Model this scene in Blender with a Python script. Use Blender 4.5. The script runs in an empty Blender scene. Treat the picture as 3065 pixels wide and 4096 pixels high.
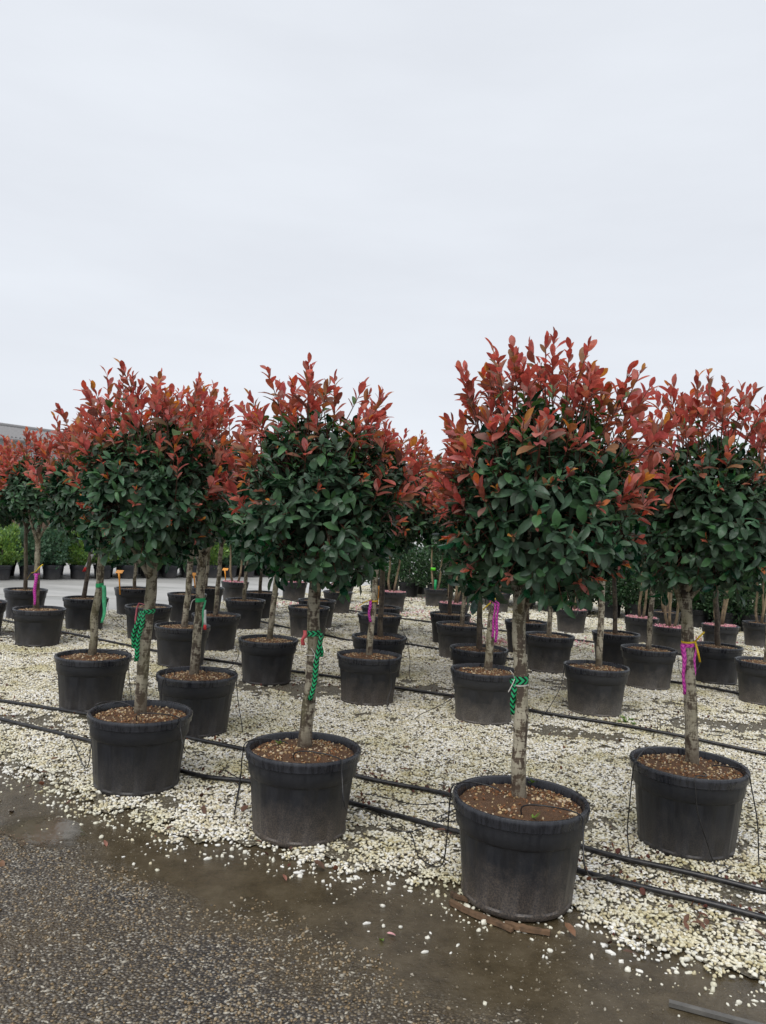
import bpy, math, random
import numpy as np
from mathutils import Matrix, Vector

# ------------------------------------------------------------------ camera, sky, sun, exposure
SC = bpy.context.scene
COL = SC.collection
F_PX, PITCH, ROLL, CAM_H = 3071.27, .02341, .05302, 1.544
PW, PH = 3065, 4096
fw = np.array([0, math.cos(PITCH), math.sin(PITCH)]); r_ = np.array([1., 0, 0]); u_ = np.cross(r_, fw)
RIGHT = math.cos(ROLL)*r_ + math.sin(ROLL)*u_
UP = -math.sin(ROLL)*r_ + math.cos(ROLL)*u_
CAM = np.array([0, 0, CAM_H])
cd = bpy.data.cameras.new('camera'); cam = bpy.data.objects.new('camera', cd); COL.objects.link(cam)
cd.sensor_fit = 'VERTICAL'; cd.sensor_height = 36; cd.sensor_width = 27
cd.lens = 36*F_PX/PH; cd.clip_start = .05; cd.clip_end = 2000
M = Matrix.Identity(4)
for i in range(3):
    M[i][0], M[i][1], M[i][2], M[i][3] = RIGHT[i], UP[i], -fw[i], CAM[i]
cam.matrix_world = M
SC.camera = cam
SC.render.resolution_x, SC.render.resolution_y = 766, 1024

SUN_EL, SUN_AZ = math.radians(58), math.radians(205)      # soft light from behind the camera
world = bpy.data.worlds.new('World'); SC.world = world; world.use_nodes = True
nt = world.node_tree; nt.nodes.clear()
def wn(t, **k):
    n = nt.nodes.new(t)
    for a, b in k.items(): setattr(n, a, b)
    return n
sky = wn('ShaderNodeTexSky', sky_type='NISHITA', sun_disc=False, sun_elevation=SUN_EL, sun_rotation=SUN_AZ)
tc = wn('ShaderNodeTexCoord')
mp = wn('ShaderNodeMapping'); mp.inputs['Scale'].default_value = (1.0, 1.0, 4.5)
nz = wn('ShaderNodeTexNoise'); nz.inputs['Scale'].default_value = 1.6; nz.inputs['Detail'].default_value = 5; nz.inputs['Roughness'].default_value = .55
rp = wn('ShaderNodeValToRGB')
rp.color_ramp.elements[0].position = .25; rp.color_ramp.elements[0].color = (.500, .521, .560, 1)
rp.color_ramp.elements[1].position = .75; rp.color_ramp.elements[1].color = (.566, .592, .632, 1)
gain = wn('ShaderNodeVectorMath', operation='SCALE'); gain.inputs[3].default_value = 10.
mx = wn('ShaderNodeMix', data_type='RGBA'); mx.inputs[0].default_value = .04
bg = wn('ShaderNodeBackground'); bg.inputs[1].default_value = .1
wo = wn('ShaderNodeOutputWorld')
L = nt.links.new
L(tc.outputs['Generated'], mp.inputs[0]); L(mp.outputs[0], nz.inputs['Vector']); L(nz.outputs[0], rp.inputs[0])
L(rp.outputs[0], gain.inputs[0]); L(gain.outputs[0], mx.inputs[6]); L(sky.outputs[0], mx.inputs[7])
L(mx.outputs[2], bg.inputs[0]); L(bg.outputs[0], wo.inputs[0])

sd = bpy.data.lights.new('sun', 'SUN'); sd.energy = 1.5; sd.angle = math.radians(50); sd.color = (1, .97, .93)
sun = bpy.data.objects.new('sun', sd); COL.objects.link(sun)
sdir = Vector((math.cos(SUN_EL)*math.sin(SUN_AZ), math.cos(SUN_EL)*math.cos(SUN_AZ), math.sin(SUN_EL)))
sun.rotation_euler = sdir.to_track_quat('Z', 'Y').to_euler(); sun.location = (0, -5, 20)
vs = SC.view_settings; vs.view_transform = 'Standard'; vs.look = 'None'; vs.exposure = .60; vs.gamma = 1; vs.use_curve_mapping = False

# ------------------------------------------------------------------ pixel helpers (1655-wide viewing coordinates)
K = PW/1655
def ray(x, y): return RIGHT*(x*K-PW/2)/F_PX + UP*(PH/2-y*K)/F_PX + fw
def gnd(x, y, z=0.):                       # where the pixel's ray meets the plane z
    d = ray(x, y); t = (z-CAM_H)/d[2]; return CAM + d*t
def at_depth(x, y, Y):                     # where the pixel's ray reaches depth Y (depth of the thing it belongs to)
    d = ray(x, y); return CAM + d*(Y/d[1])
def project(p):
    q = np.asarray(p) - CAM
    a = q@RIGHT; b = q@UP; c = q@fw
    return PW/2+F_PX*a/c, PH/2-F_PX*b/c

rng = np.random.default_rng(11); random.seed(11)

# ------------------------------------------------------------------ materials
def mat(name):
    m = bpy.data.materials.new(name); m.use_nodes = True
    t = m.node_tree; b = t.nodes['Principled BSDF']
    return m, t, b
def nd(t, typ, ins=None, **k):
    n = t.nodes.new(typ)
    for a, b in k.items(): setattr(n, a, b)
    if ins:
        for a, b in ins.items(): n.inputs[a].default_value = b
    return n
def ramp(t, src, stops):
    n = t.nodes.new('ShaderNodeValToRGB'); e = n.color_ramp.elements
    while len(e) < len(stops): e.new(.5)
    for i, (p, c) in enumerate(stops):
        e[i].position = p; e[i].color = (c, c, c, 1) if isinstance(c, (int, float)) else (*c, 1)
    t.links.new(src, n.inputs[0]); return n.outputs[0]
def mixc(t, fac, a, b, blend='MIX'):
    n = t.nodes.new('ShaderNodeMix'); n.data_type = 'RGBA'; n.blend_type = blend
    for s, v in ((n.inputs[0], fac), (n.inputs[6], a), (n.inputs[7], b)):
        if hasattr(v, 'is_output'): t.links.new(v, s)
        else: s.default_value = v if not isinstance(v, tuple) else (*v, 1)
    return n.outputs[2]
def mth(t, op, a, b=None, clamp=False):
    n = t.nodes.new('ShaderNodeMath'); n.operation = op; n.use_clamp = clamp
    for s, v in zip(n.inputs, (a, b)):
        if v is None: continue
        if hasattr(v, 'is_output'): t.links.new(v, s)
        else: s.default_value = v
    return n.outputs[0]
def noise(t, vec, scale, detail=4, rough=.55, dist=0):
    n = nd(t, 'ShaderNodeTexNoise', {'Scale': scale, 'Detail': detail, 'Roughness': rough, 'Distortion': dist})
    if vec is not None: t.links.new(vec, n.inputs['Vector'])
    return n.outputs[0]
def bump(t, b, h, strength, dist=.01):
    n = nd(t, 'ShaderNodeBump', {'Strength': strength, 'Distance': dist}); t.links.new(h, n.inputs['Height']); t.links.new(n.outputs[0], b.inputs['Normal'])
def objco(t): return nd(t, 'ShaderNodeTexCoord').outputs['Object']
def wpos(t): return nd(t, 'ShaderNodeNewGeometry').outputs['Position']
def scaled(t, v, s):
    n = nd(t, 'ShaderNodeMapping'); n.inputs['Scale'].default_value = s; t.links.new(v, n.inputs[0]); return n.outputs[0]
MAT = {}

# leaf: colour attribute, paler matt underside, waxy wet top, light shining through
m, t, b = mat('leaf'); MAT['leaf'] = m
ca = nd(t, 'ShaderNodeVertexColor', layer_name='tint')
n1 = noise(t, wpos(t), 38, 3)
c1 = mixc(t, 1., ca.outputs[0], ramp(t, n1, [(.3, .66), (.7, 1.3)]), 'MULTIPLY')
geo = nd(t, 'ShaderNodeNewGeometry')
under = mixc(t, .22, c1, (.13, .17, .09))
cc = mixc(t, geo.outputs['Backfacing'], c1, under)
t.links.new(cc, b.inputs['Base Color'])
rg = mth(t, 'ADD', ramp(t, noise(t, wpos(t), 60, 3), [(.40, .09), (.60, .38)]), mth(t, 'MULTIPLY', geo.outputs['Backfacing'], .3))
t.links.new(rg, b.inputs['Roughness']); b.inputs['Specular IOR Level'].default_value = .50
tr = nd(t, 'ShaderNodeBsdfTranslucent'); t.links.new(mixc(t, 1., cc, (1.35, 1.2, .95), 'MULTIPLY'), tr.inputs[0])
ms = nd(t, 'ShaderNodeMixShader'); t.links.new(ca.outputs[1], ms.inputs[0])
t.links.new(b.outputs[0], ms.inputs[1]); t.links.new(tr.outputs[0], ms.inputs[2])
t.links.new(ms.outputs[0], t.nodes['Material Output'].inputs[0])
bump(t, b, noise(t, wpos(t), 120, 2), .12, .004)

def bark(name, pale, dark, lo, hi):
    m, t, b = mat(name); o = objco(t)
    inf = nd(t, 'ShaderNodeObjectInfo')
    add = nd(t, 'ShaderNodeVectorMath', operation='ADD'); t.links.new(o, add.inputs[0])
    cb = nd(t, 'ShaderNodeCombineXYZ'); t.links.new(mth(t, 'MULTIPLY', inf.outputs['Random'], 40), cb.inputs[2]); t.links.new(cb.outputs[0], add.inputs[1])
    v = add.outputs[0]
    big = noise(t, scaled(t, v, (22, 22, 14)), 1.0, 6, .68, .4)
    rings = noise(t, scaled(t, v, (16, 16, 95)), 1., 4, .65)
    strk = noise(t, scaled(t, v, (75, 75, 7)), 1., 3, .6)
    k = mth(t, 'ADD', mth(t, 'MULTIPLY', big, .62), mth(t, 'ADD', mth(t, 'MULTIPLY', rings, .24), mth(t, 'MULTIPLY', strk, .14)))
    c = ramp(t, k, [(lo, dark), (lo+.035, tuple(x*1.6 for x in dark)), (hi, pale), (hi+.16, tuple(min(x*1.35, .6) for x in pale))])
    gr = ramp(t, noise(t, scaled(t, v, (9, 9, 4)), 1., 3), [(.48, 0.), (.66, .55)])
    c = mixc(t, gr, c, (.115, .105, .045))
    # damp brown collar of the trunk above the soil
    sp = nd(t, 'ShaderNodeSeparateXYZ'); t.links.new(o, sp.inputs[0])
    zz = mth(t, 'ADD', sp.outputs[2], mth(t, 'MULTIPLY', noise(t, o, 14, 3), .16))
    c = mixc(t, ramp(t, zz, [(.50, .75), (.62, 0.)]), c, (.065, .042, .026))
    t.links.new(c, b.inputs['Base Color']); b.inputs['Roughness'].default_value = .72
    bump(t, b, k, .8, .012); MAT[name] = m
bark('bark', (.30, .27, .20), (.05, .036, .024), .44, .515)
bark('bark_dark', (.13, .105, .075), (.032, .024, .018), .44, .56)
bark('bark_pale', (.37, .335, .25), (.070, .050, .034), .45, .505)
bark('bark_tan', (.27, .20, .12), (.10, .07, .045), .40, .50)

m, t, b = mat('twig'); MAT['twig'] = m
t.links.new(ramp(t, noise(t, wpos(t), 9, 2), [(.35, (.055, .030, .020)), (.65, (.16, .052, .030))]), b.inputs['Base Color']); b.inputs['Roughness'].default_value = .5

# black nursery pot: wet plastic, pale dust and splashed mud low on the wall
def potmat(name, base, dust, amount):
    m, t, b = mat(name); o = objco(t); inf = nd(t, 'ShaderNodeObjectInfo')
    sp = nd(t, 'ShaderNodeSeparateXYZ'); t.links.new(o, sp.inputs[0])
    off = nd(t, 'ShaderNodeCombineXYZ'); r10 = mth(t, 'MULTIPLY', inf.outputs['Random'], 30)
    t.links.new(r10, off.inputs[0]); t.links.new(r10, off.inputs[1])
    ad = nd(t, 'ShaderNodeVectorMath', operation='ADD'); t.links.new(o, ad.inputs[0]); t.links.new(off.outputs[0], ad.inputs[1]); v = ad.outputs[0]
    fine = noise(t, v, 150, 3, .7); mid = noise(t, v, 11, 5, .65); run = noise(t, scaled(t, v, (55, 55, 2.2)), 1., 3)
    film = ramp(t, mth(t, 'ADD', mth(t, 'MULTIPLY', mid, .55), mth(t, 'MULTIPLY', run, .45)), [(.36, 0.), (.72, .5*amount)])
    c = mixc(t, film, base, (.036, .037, .040))
    hz = mth(t, 'SUBTRACT', sp.outputs[2], mth(t, 'MULTIPLY', mth(t, 'SUBTRACT', mid, .5), .34))
    mud = ramp(t, hz, [(.0, .85*amount), (.10, .55*amount), (.24, 0.)])
    spk = ramp(t, fine, [(.42, .25), (.60, 1.)])
    c = mixc(t, mth(t, 'MULTIPLY', mud, spk), c, dust)
    dots = ramp(t, noise(t, v, 420, 1), [(.70, 0.), (.76, .5)])
    c = mixc(t, dots, c, (.13, .12, .11))
    t.links.new(c, b.inputs['Base Color'])
    t.links.new(ramp(t, mth(t, 'ADD', mth(t, 'MULTIPLY', run, .6), mth(t, 'MULTIPLY', mid, .4)), [(.35, .34), (.65, .62)]), b.inputs['Roughness'])
    bump(t, b, fine, .12, .003); MAT[name] = m
potmat('pot', (.0115, .0130, .0175), (.095, .080, .066), .62)
potmat('pot_splashed', (.0125, .0140, .0185), (.135, .108, .085), 1.1)
potmat('pot_dusty', (.022, .023, .026), (.16, .138, .115), 1.2)
m, t, b = mat('rim'); MAT['rim'] = m
rn = noise(t, scaled(t, wpos(t), (60, 60, 6)), 1., 3)
t.links.new(ramp(t, rn, [(.40, (.014, .015, .019)), (.72, (.034, .036, .044))]), b.inputs['Base Color'])
t.links.new(ramp(t, rn, [(.4, .22), (.65, .45)]), b.inputs['Roughness'])
m, t, b = mat('hose'); MAT['hose'] = m
t.links.new(ramp(t, noise(t, wpos(t), 30, 4), [(.4, (.008, .008, .010)), (.75, (.035, .033, .032))]), b.inputs['Base Color'])
b.inputs['Roughness'].default_value = .33

m, t, b = mat('soil'); MAT['soil'] = m
v = wpos(t); s1 = noise(t, v, 30, 6, .7); s2 = noise(t, v, 120, 4, .7)
t.links.new(mixc(t, s2, ramp(t, s1, [(.3, (.055, .027, .014)), (.55, (.16, .076, .032)), (.75, (.26, .13, .06))]), (.13, .068, .032)), b.inputs['Base Color'])
b.inputs['Roughness'].default_value = .85; bump(t, b, s2, 1., .02)
def tintmat(name, rough, spec=.4, dirt=.6, gain=1., wscale=90.):
    m, t, b = mat(name)
    a = nd(t, 'ShaderNodeAttribute', attribute_name='tint'); v = wpos(t)
    c = mixc(t, 1., a.outputs['Color'], ramp(t, noise(t, v, wscale, 3, .6), [(.3, dirt*gain), (.62, gain)]), 'MULTIPLY')
    b.inputs['Roughness'].default_value = rough; b.inputs['Specular IOR Level'].default_value = spec
    t.links.new(c, b.inputs['Base Color']); MAT[name] = m
    return m, t, b, c
tintmat('chips', .7, .3, .55)
tintmat('petal', .6, .3, .8)
def flat(name, c, rough=.5, spec=.5, trans=0., var=.2):
    m, t, b = mat(name)
    t.links.new(ramp(t, noise(t, wpos(t), 25, 4), [(.3, tuple(x*(1-var) for x in c)), (.7, tuple(min(1, x*(1+var)) for x in c))]), b.inputs['Base Color'])
    b.inputs['Roughness'].default_value = rough; b.inputs['Specular IOR Level'].default_value = spec
    if trans: 
        tr = nd(t, 'ShaderNodeBsdfTranslucent'); tr.inputs[0].default_value = (*c, 1); ms = nd(t, 'ShaderNodeMixShader'); ms.inputs[0].default_value = trans
        t.links.new(b.outputs[0], ms.inputs[1]); t.links.new(tr.outputs[0], ms.inputs[2]); t.links.new(ms.outputs[0], t.nodes['Material Output'].inputs[0])
    MAT[name] = m
flat('orange', (.85, .33, .02), .45); flat('white_tag', (.62, .62, .60), .5); flat('red_tag', (.65, .03, .03), .45)
flat('green_band', (.02, .42, .14), .4, trans=.3); flat('pale_green_band', (.10, .55, .27), .4, trans=.3); flat('lime_band', (.15, .75, .03), .4, trans=.2)
flat('pink_band', (.80, .25, .30), .4, trans=.3); flat('coral_band', (.75, .14, .15), .4, trans=.3); flat('yellow_band', (.80, .56, .03), .4, trans=.25)
flat('string', (.55, .53, .48), .7); flat('weed', (.14, .25, .03), .5, trans=.3); flat('plank', (.10, .058, .030), .8, var=.55)
flat('edging', (.11, .105, .095), .45, var=.3); flat('print', (.02, .02, .02), .6)
def stripes(name, c0, c1, freq, amp, duty):      # zigzag printed tape, in the tape's own UV space
    m, t, b = mat(name)
    uv = nd(t, 'ShaderNodeUVMap', uv_map='uv'); sp = nd(t, 'ShaderNodeSeparateXYZ'); t.links.new(uv.outputs[0], sp.inputs[0])
    zig = mth(t, 'ABSOLUTE', mth(t, 'SUBTRACT', mth(t, 'FRACT', sp.outputs[0]), .5))
    ph = mth(t, 'FRACT', mth(t, 'ADD', mth(t, 'MULTIPLY', sp.outputs[1], freq), mth(t, 'MULTIPLY', zig, amp)))
    f = mth(t, 'GREATER_THAN', ph, duty)
    c = mixc(t, f, c0, c1)
    t.links.new(c, b.inputs['Base Color']); b.inputs['Roughness'].default_value = .35
    tr = nd(t, 'ShaderNodeBsdfTranslucent'); t.links.new(c, tr.inputs[0]); ms = nd(t, 'ShaderNodeMixShader'); ms.inputs[0].default_value = .25
    t.links.new(b.outputs[0], ms.inputs[1]); t.links.new(tr.outputs[0], ms.inputs[2]); t.links.new(ms.outputs[0], t.nodes['Material Output'].inputs[0])
    MAT[name] = m
stripes('chevron', (.03, .52, .20), (.006, .008, .008), 42., 1.5, .52)
stripes('magenta', (.78, .10, .52), (.42, .02, .32), 38., 1.3, .55)

# pebbles: white to cream, dirtier in patches of algae and mud
m, t, b, c = tintmat('pebble', .42, .5, .76, 1.12, 55.)
v = wpos(t)
alg = ramp(t, noise(t, v, 1.7, 5, .6), [(.47, 0.), (.66, .85)])
c = mixc(t, alg, c, mixc(t, 1., c, (.72, .69, .46), 'MULTIPLY'))
t.links.new(c, b.inputs['Base Color'])
m, t, b, c = tintmat('stone', .34, .5, .6, 1., 55.)

m, t, b = mat('bed'); MAT['bed'] = m
v = wpos(t); n0 = noise(t, v, 3., 5); n1 = noise(t, v, 60, 5, .7)
vor = nd(t, 'ShaderNodeTexVoronoi', {'Scale': 62., 'Randomness': 1.}); t.links.new(v, vor.inputs['Vector'])
c = mixc(t, n1, ramp(t, n0, [(.35, (.042, .034, .022)), (.6, (.085, .070, .042)), (.75, (.07, .075, .03))]), (.11, .095, .065))
peb = ramp(t, vor.outputs['Distance'], [(.28, 1.), (.5, 0.)])
pv = nd(t, 'ShaderNodeSeparateColor'); t.links.new(vor.outputs['Color'], pv.inputs[0])
pcol = ramp(t, pv.outputs[0], [(0., (.25, .22, .15)), (.4, (.45, .41, .31)), (1., (.60, .57, .48))])
c = mixc(t, mth(t, 'MULTIPLY', peb, ramp(t, n0, [(.4, .5), (.62, .2)])), c, pcol)
t.links.new(c, b.inputs['Base Color']); b.inputs['Roughness'].default_value = .6; bump(t, b, peb, .6, .012)

# wet path: exposed-aggregate asphalt on the far-from-bed side, brown silt film along the bed
AX, AY = -1.77, 3.76; BX, BY = .34, 2.46
ln = math.hypot(BX-AX, BY-AY); NX, NY = -(BY-AY)/ln, (BX-AX)/ln       # unit normal pointing to the bed
m, t, b = mat('path'); MAT['path'] = m
v = wpos(t); sp = nd(t, 'ShaderNodeSeparateXYZ'); t.links.new(v, sp.inputs[0])
dist = mth(t, 'ADD', mth(t, 'MULTIPLY', mth(t, 'SUBTRACT', sp.outputs[0], AX), NX), mth(t, 'MULTIPLY', mth(t, 'SUBTRACT', sp.outputs[1], AY), NY))
nb = noise(t, v, 2.6, 5, .6)
dd = mth(t, 'ADD', dist, mth(t, 'MULTIPLY', mth(t, 'SUBTRACT', nb, .5), .55))
silt = ramp(t, mth(t, 'ADD', mth(t, 'MULTIPLY', dd, 1.), .5), [(.36, 0.), (.62, 1.)])
vor = nd(t, 'ShaderNodeTexVoronoi', {'Scale': 95., 'Randomness': 1.}); t.links.new(v, vor.inputs['Vector'])
sc = nd(t, 'ShaderNodeSeparateColor'); t.links.new(vor.outputs['Color'], sc.inputs[0])
stone = ramp(t, sc.outputs[0], [(0., (.05, .045, .042)), (.35, (.10, .085, .068)), (.6, (.19, .145, .085)), (.85, (.28, .25, .20)), (1., (.42, .40, .35))])
agg = mixc(t, ramp(t, vor.outputs['Distance'], [(.35, 0.), (.62, 1.)]), stone, (.028, .025, .023))
agg = mixc(t, ramp(t, noise(t, v, 1.3, 4), [(.40, 0.), (.70, .75)]), agg, (.080, .060, .036))
sl = noise(t, v, 6., 11, .72)
siltc = ramp(t, sl, [(.3, (.036, .027, .014)), (.5, (.068, .052, .029)), (.72, (.11, .088, .055))])
grit = ramp(t, noise(t, v, 210, 2), [(.66, 0.), (.72, .8)])
siltc = mixc(t, grit, siltc, (.24, .21, .16))
t.links.new(mixc(t, silt, agg, siltc), b.inputs['Base Color'])
wet = ramp(t, noise(t, v, 1.9, 5, .55), [(.40, .20), (.62, .50)])
t.links.new(mth(t, 'SUBTRACT', wet, mth(t, 'MULTIPLY', silt, .16)), b.inputs['Roughness'])
b.inputs['Specular IOR Level'].default_value = .5
h = mth(t, 'ADD', mth(t, 'MULTIPLY', mth(t, 'SUBTRACT', 1., vor.outputs['Distance']), mth(t, 'SUBTRACT', 1.05, silt)), mth(t, 'MULTIPLY', sl, .12))
h = mth(t, 'ADD', h, mth(t, 'MULTIPLY', noise(t, v, 55, 5, .7), .35))
bump(t, b, h, .6, .012)

m, t, b = mat('wet_road'); MAT['ground'] = m
v = wpos(t); a = noise(t, scaled(t, v, (.35, 1.2, 1)), 1., 5, .6); f = noise(t, v, 90, 3)
t.links.new(mixc(t, f, ramp(t, a, [(.3, (.34, .335, .32)), (.7, (.50, .49, .47))]), (.38, .375, .36)), b.inputs['Base Color'])
t.links.new(ramp(t, a, [(.35, .28), (.6, .55)]), b.inputs['Roughness'])
m, t, b = mat('water'); MAT['water'] = m
b.inputs['Base Color'].default_value = (.10, .085, .06, 1); b.inputs['Roughness'].default_value = .04; b.inputs['IOR'].default_value = 1.33
bump(t, b, noise(t, wpos(t), 25, 2), .05, .01)
gc = scaled(t, nd(t, 'ShaderNodeTexCoord').outputs['Generated'], (1, 1, 0)); sub_ = nd(t, 'ShaderNodeVectorMath', operation='SUBTRACT'); t.links.new(gc, sub_.inputs[0]); sub_.inputs[1].default_value = (.5, .5, 0)
le = nd(t, 'ShaderNodeVectorMath', operation='LENGTH'); t.links.new(sub_.outputs[0], le.inputs[0])
fade = ramp(t, mth(t, 'ADD', le.outputs[1], mth(t, 'MULTIPLY', mth(t, 'SUBTRACT', noise(t, wpos(t), 14, 5, .65), .5), .55)), [(.20, 0.), (.42, 1.)])   # the film thins out to its edge
tp_ = nd(t, 'ShaderNodeBsdfTransparent'); ms = nd(t, 'ShaderNodeMixShader'); t.links.new(fade, ms.inputs[0]); t.links.new(b.outputs[0], ms.inputs[1]); t.links.new(tp_.outputs[0], ms.inputs[2]); t.links.new(ms.outputs[0], t.nodes['Material Output'].inputs[0])
flat('line_paint', (.42, .41, .38), .5)
flat('shed_wall', (.42, .42, .43), .7, var=.1); flat('shed_brown', (.14, .09, .06), .8); flat('shed_roof', (.20, .195, .195), .55, var=.25)

# ------------------------------------------------------------------ mesh helpers
def link(o, parent=None):
    COL.objects.link(o)
    if parent is not None: o.parent = parent
    return o
def tag(o, label=None, cat=None, group=None, kind=None):
    for k, v in (('label', label), ('category', cat), ('group', group), ('kind', kind)):
        if v: o[k] = v
    return o
def empty(name, loc=(0, 0, 0)):
    o = bpy.data.objects.new(name, None); o.empty_display_size = .1; COL.objects.link(o); o.location = loc; return o
def pmesh(name, verts, faces, material, smooth=True, uvs=None):
    me = bpy.data.meshes.new(name); me.from_pydata([tuple(map(float, v)) for v in verts], [], faces); me.materials.append(MAT[material])
    if smooth: me.polygons.foreach_set('use_smooth', [True]*len(me.polygons))
    if uvs is not None:
        l = me.uv_layers.new(name='uv')
        for p in me.polygons:
            for li in p.loop_indices: l.data[li].uv = uvs[me.loops[li].vertex_index]
    me.update(); return me
def mobj(name, me, parent=None, loc=None):
    o = bpy.data.objects.new(name, me); link(o, parent)
    if loc is not None: o.location = loc
    return o
def trimesh(name, verts, tris, colors, material, smooth=True):     # big meshes straight from numpy
    me = bpy.data.meshes.new(name); nv, nf = len(verts), len(tris)
    me.vertices.add(nv); me.vertices.foreach_set('co', np.ascontiguousarray(verts, np.float32).ravel())
    me.loops.add(nf*3); me.loops.foreach_set('vertex_index', np.ascontiguousarray(tris, np.int32).ravel())
    me.polygons.add(nf); me.polygons.foreach_set('loop_start', np.arange(0, nf*3, 3, dtype=np.int32))
    me.polygons.foreach_set('use_smooth', np.full(nf, smooth))
    if colors is not None:
        at = me.color_attributes.new('tint', 'FLOAT_COLOR', 'POINT'); at.data.foreach_set('color', np.ascontiguousarray(colors, np.float32).ravel())
    me.materials.append(MAT[material]); me.update(calc_edges=True); me.validate(); return me
def nrm(a): a = np.asarray(a, float); return a/np.maximum(np.linalg.norm(a, axis=-1, keepdims=True), 1e-9)
def tube(pts, rad, seg=8, cap=True):
    pts = np.asarray(pts, float); n = len(pts); rad = np.broadcast_to(rad, n)
    tg = nrm(np.gradient(pts, axis=0)); ref = np.array([0, 0, 1.]) if abs(tg[0][2]) < .9 else np.array([1., 0, 0])
    V, Fc = [], []; u = nrm(np.cross(tg[0], ref))
    for i in range(n):
        u = nrm(u - tg[i]*(u@tg[i])); w = np.cross(tg[i], u)
        for k in range(seg):
            a = 2*math.pi*k/seg; V.append(pts[i] + rad[i]*(math.cos(a)*u + math.sin(a)*w))
    for i in range(n-1):
        for k in range(seg):
            a, b2 = i*seg+k, i*seg+(k+1) % seg; Fc.append((a, b2, b2+seg, a+seg))
    if cap: Fc.append(tuple(range(seg))[::-1]); Fc.append(tuple(range((n-1)*seg, n*seg)))
    return V, Fc
def spline(ctrl, n):                       # Catmull-Rom through the control points
    c = np.asarray(ctrl, float); c = np.vstack([2*c[0]-c[1], c, 2*c[-1]-c[-2]]); out = []
    m_ = len(c)-3
    for s in np.linspace(0, m_-1e-6, n):
        i = int(s); f = s-i; p0, p1, p2, p3 = c[i:i+4]
        out.append(.5*((2*p1)+(-p0+p2)*f+(2*p0-5*p1+4*p2-p3)*f*f+(-p0+3*p1-3*p2+p3)*f**3))
    return np.array(out)
def poly_sheet(name, pts, z, material, kind='structure'):
    me = pmesh(name, [(p[0], p[1], z) for p in pts], [tuple(range(len(pts)))], material, False)
    if me.polygons[0].normal.z < 0: me.flip_normals()
    o = mobj(name, me); o['kind'] = kind; return o
ICO_V, ICO_F = None, None
def ico():
    p = (1+5**.5)/2
    v = nrm(np.array([(-1, p, 0), (1, p, 0), (-1, -p, 0), (1, -p, 0), (0, -1, p), (0, 1, p), (0, -1, -p), (0, 1, -p), (p, 0, -1), (p, 0, 1), (-p, 0, -1), (-p, 0, 1)]))
    f_ = np.array([(0, 11, 5), (0, 5, 1), (0, 1, 7), (0, 7, 10), (0, 10, 11), (1, 5, 9), (5, 11, 4), (11, 10, 2), (10, 7, 6), (7, 1, 8), (3, 9, 4), (3, 4, 2), (3, 2, 6), (3, 6, 8), (3, 8, 9), (4, 9, 5), (2, 4, 11), (6, 2, 10), (8, 6, 7), (9, 8, 1)])
    return v, f_
ICO_V, ICO_F = ico()
def rand_rot(rg, n):
    q = nrm(rg.normal(size=(n, 4))); w, x, y, z = q.T
    return np.stack([np.stack([1-2*(y*y+z*z), 2*(x*y-z*w), 2*(x*z+y*w)], -1), np.stack([2*(x*y+z*w), 1-2*(x*x+z*z), 2*(y*z-x*w)], -1), np.stack([2*(x*z-y*w), 2*(y*z+x*w), 1-2*(x*x+y*y)], -1)], 1)
def lumps(rg, pos, size, flat_, colors, name, material):    # joined irregular stones / chips
    n = len(pos); base = ICO_V[None]*(1+rg.normal(0, .16, (n, 12, 1)))*np.array([1, .72, flat_])
    R = rand_rot(rg, n); v = np.einsum('nij,nkj->nki', R, base)*size[:, None, None] + pos[:, None]
    tr_ = ICO_F[None]+12*np.arange(n)[:, None, None]
    col = np.repeat(np.concatenate([colors, np.ones((n, 1))], 1)[:, None], 12, 1)
    return trimesh(name, v.reshape(-1, 3), tr_.reshape(-1, 3), col.reshape(-1, 4), material, False)

# ------------------------------------------------------------------ ground, path, gravel bed
GZ = .012
g = poly_sheet('ground', [(-400, -60), (400, -60), (400, 900), (-400, 900)], 0, 'ground')
EDGE = [(-9.5, 9.2), (-5.2, 6.55), (-3.2, 5.2), (-2.09, 4.39), (-1.24, 3.74), (-.62, 3.52), (-.07, 3.36), (.32, 3.19), (.76, 3.0), (1.03, 2.78), (1.4, 2.62), (2.2, 2.2), (4.5, .9), (9, -1.6)]
poly_sheet('path', [(-9.5, 9.9), (-5.2, 7.2), (-3.0, 5.75), (-1.8, 4.9), (-1.0, 4.4), (0, 4.1), (1., 3.6), (1.8, 3.1), (4.8, 1.6), (9.2, -.9), (9, -14), (-16, -14), (-16, 12)], .004, 'path')
wob = spline([(x, y, 0) for x, y in EDGE], 220)[:, :2]
wob = wob + np.column_stack([0*wob[:, 0], .05*np.sin(wob[:, 0]*9.1)+.04*np.sin(wob[:, 0]*23+1)+.02*np.sin(wob[:, 0]*51)])
LEFT = [(-1.0, 18.6), (-2.14, 16.34), (-4.25, 12.5), (-5.26, 10.76), (-7.4, 9.9)]
REST = [(26, 6), (26, 27), (1.5, 27)] + LEFT
BED = list(map(tuple, wob[:-1])) + REST
inner = wob[:-1]+np.array([.11, .20])+.03*np.column_stack([0*np.arange(219), np.sin(np.arange(219)*.9)])
BEDS = list(map(tuple, inner)) + REST
poly_sheet('gravel_bed', BEDS, GZ, 'bed')
BEDA = np.array(BED)
def inside(px, py, poly):
    res = np.zeros(len(px), bool); x0, y0 = poly[-1]
    for x1, y1 in poly:
        c_ = ((y1 > py) != (y0 > py)); 
        with np.errstate(divide='ignore', invalid='ignore'):
            xi = (x0-x1)*(py-y1)/(y0-y1)+x1
        res ^= c_ & (px < xi); x0, y0 = x1, y1
    return res
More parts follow.
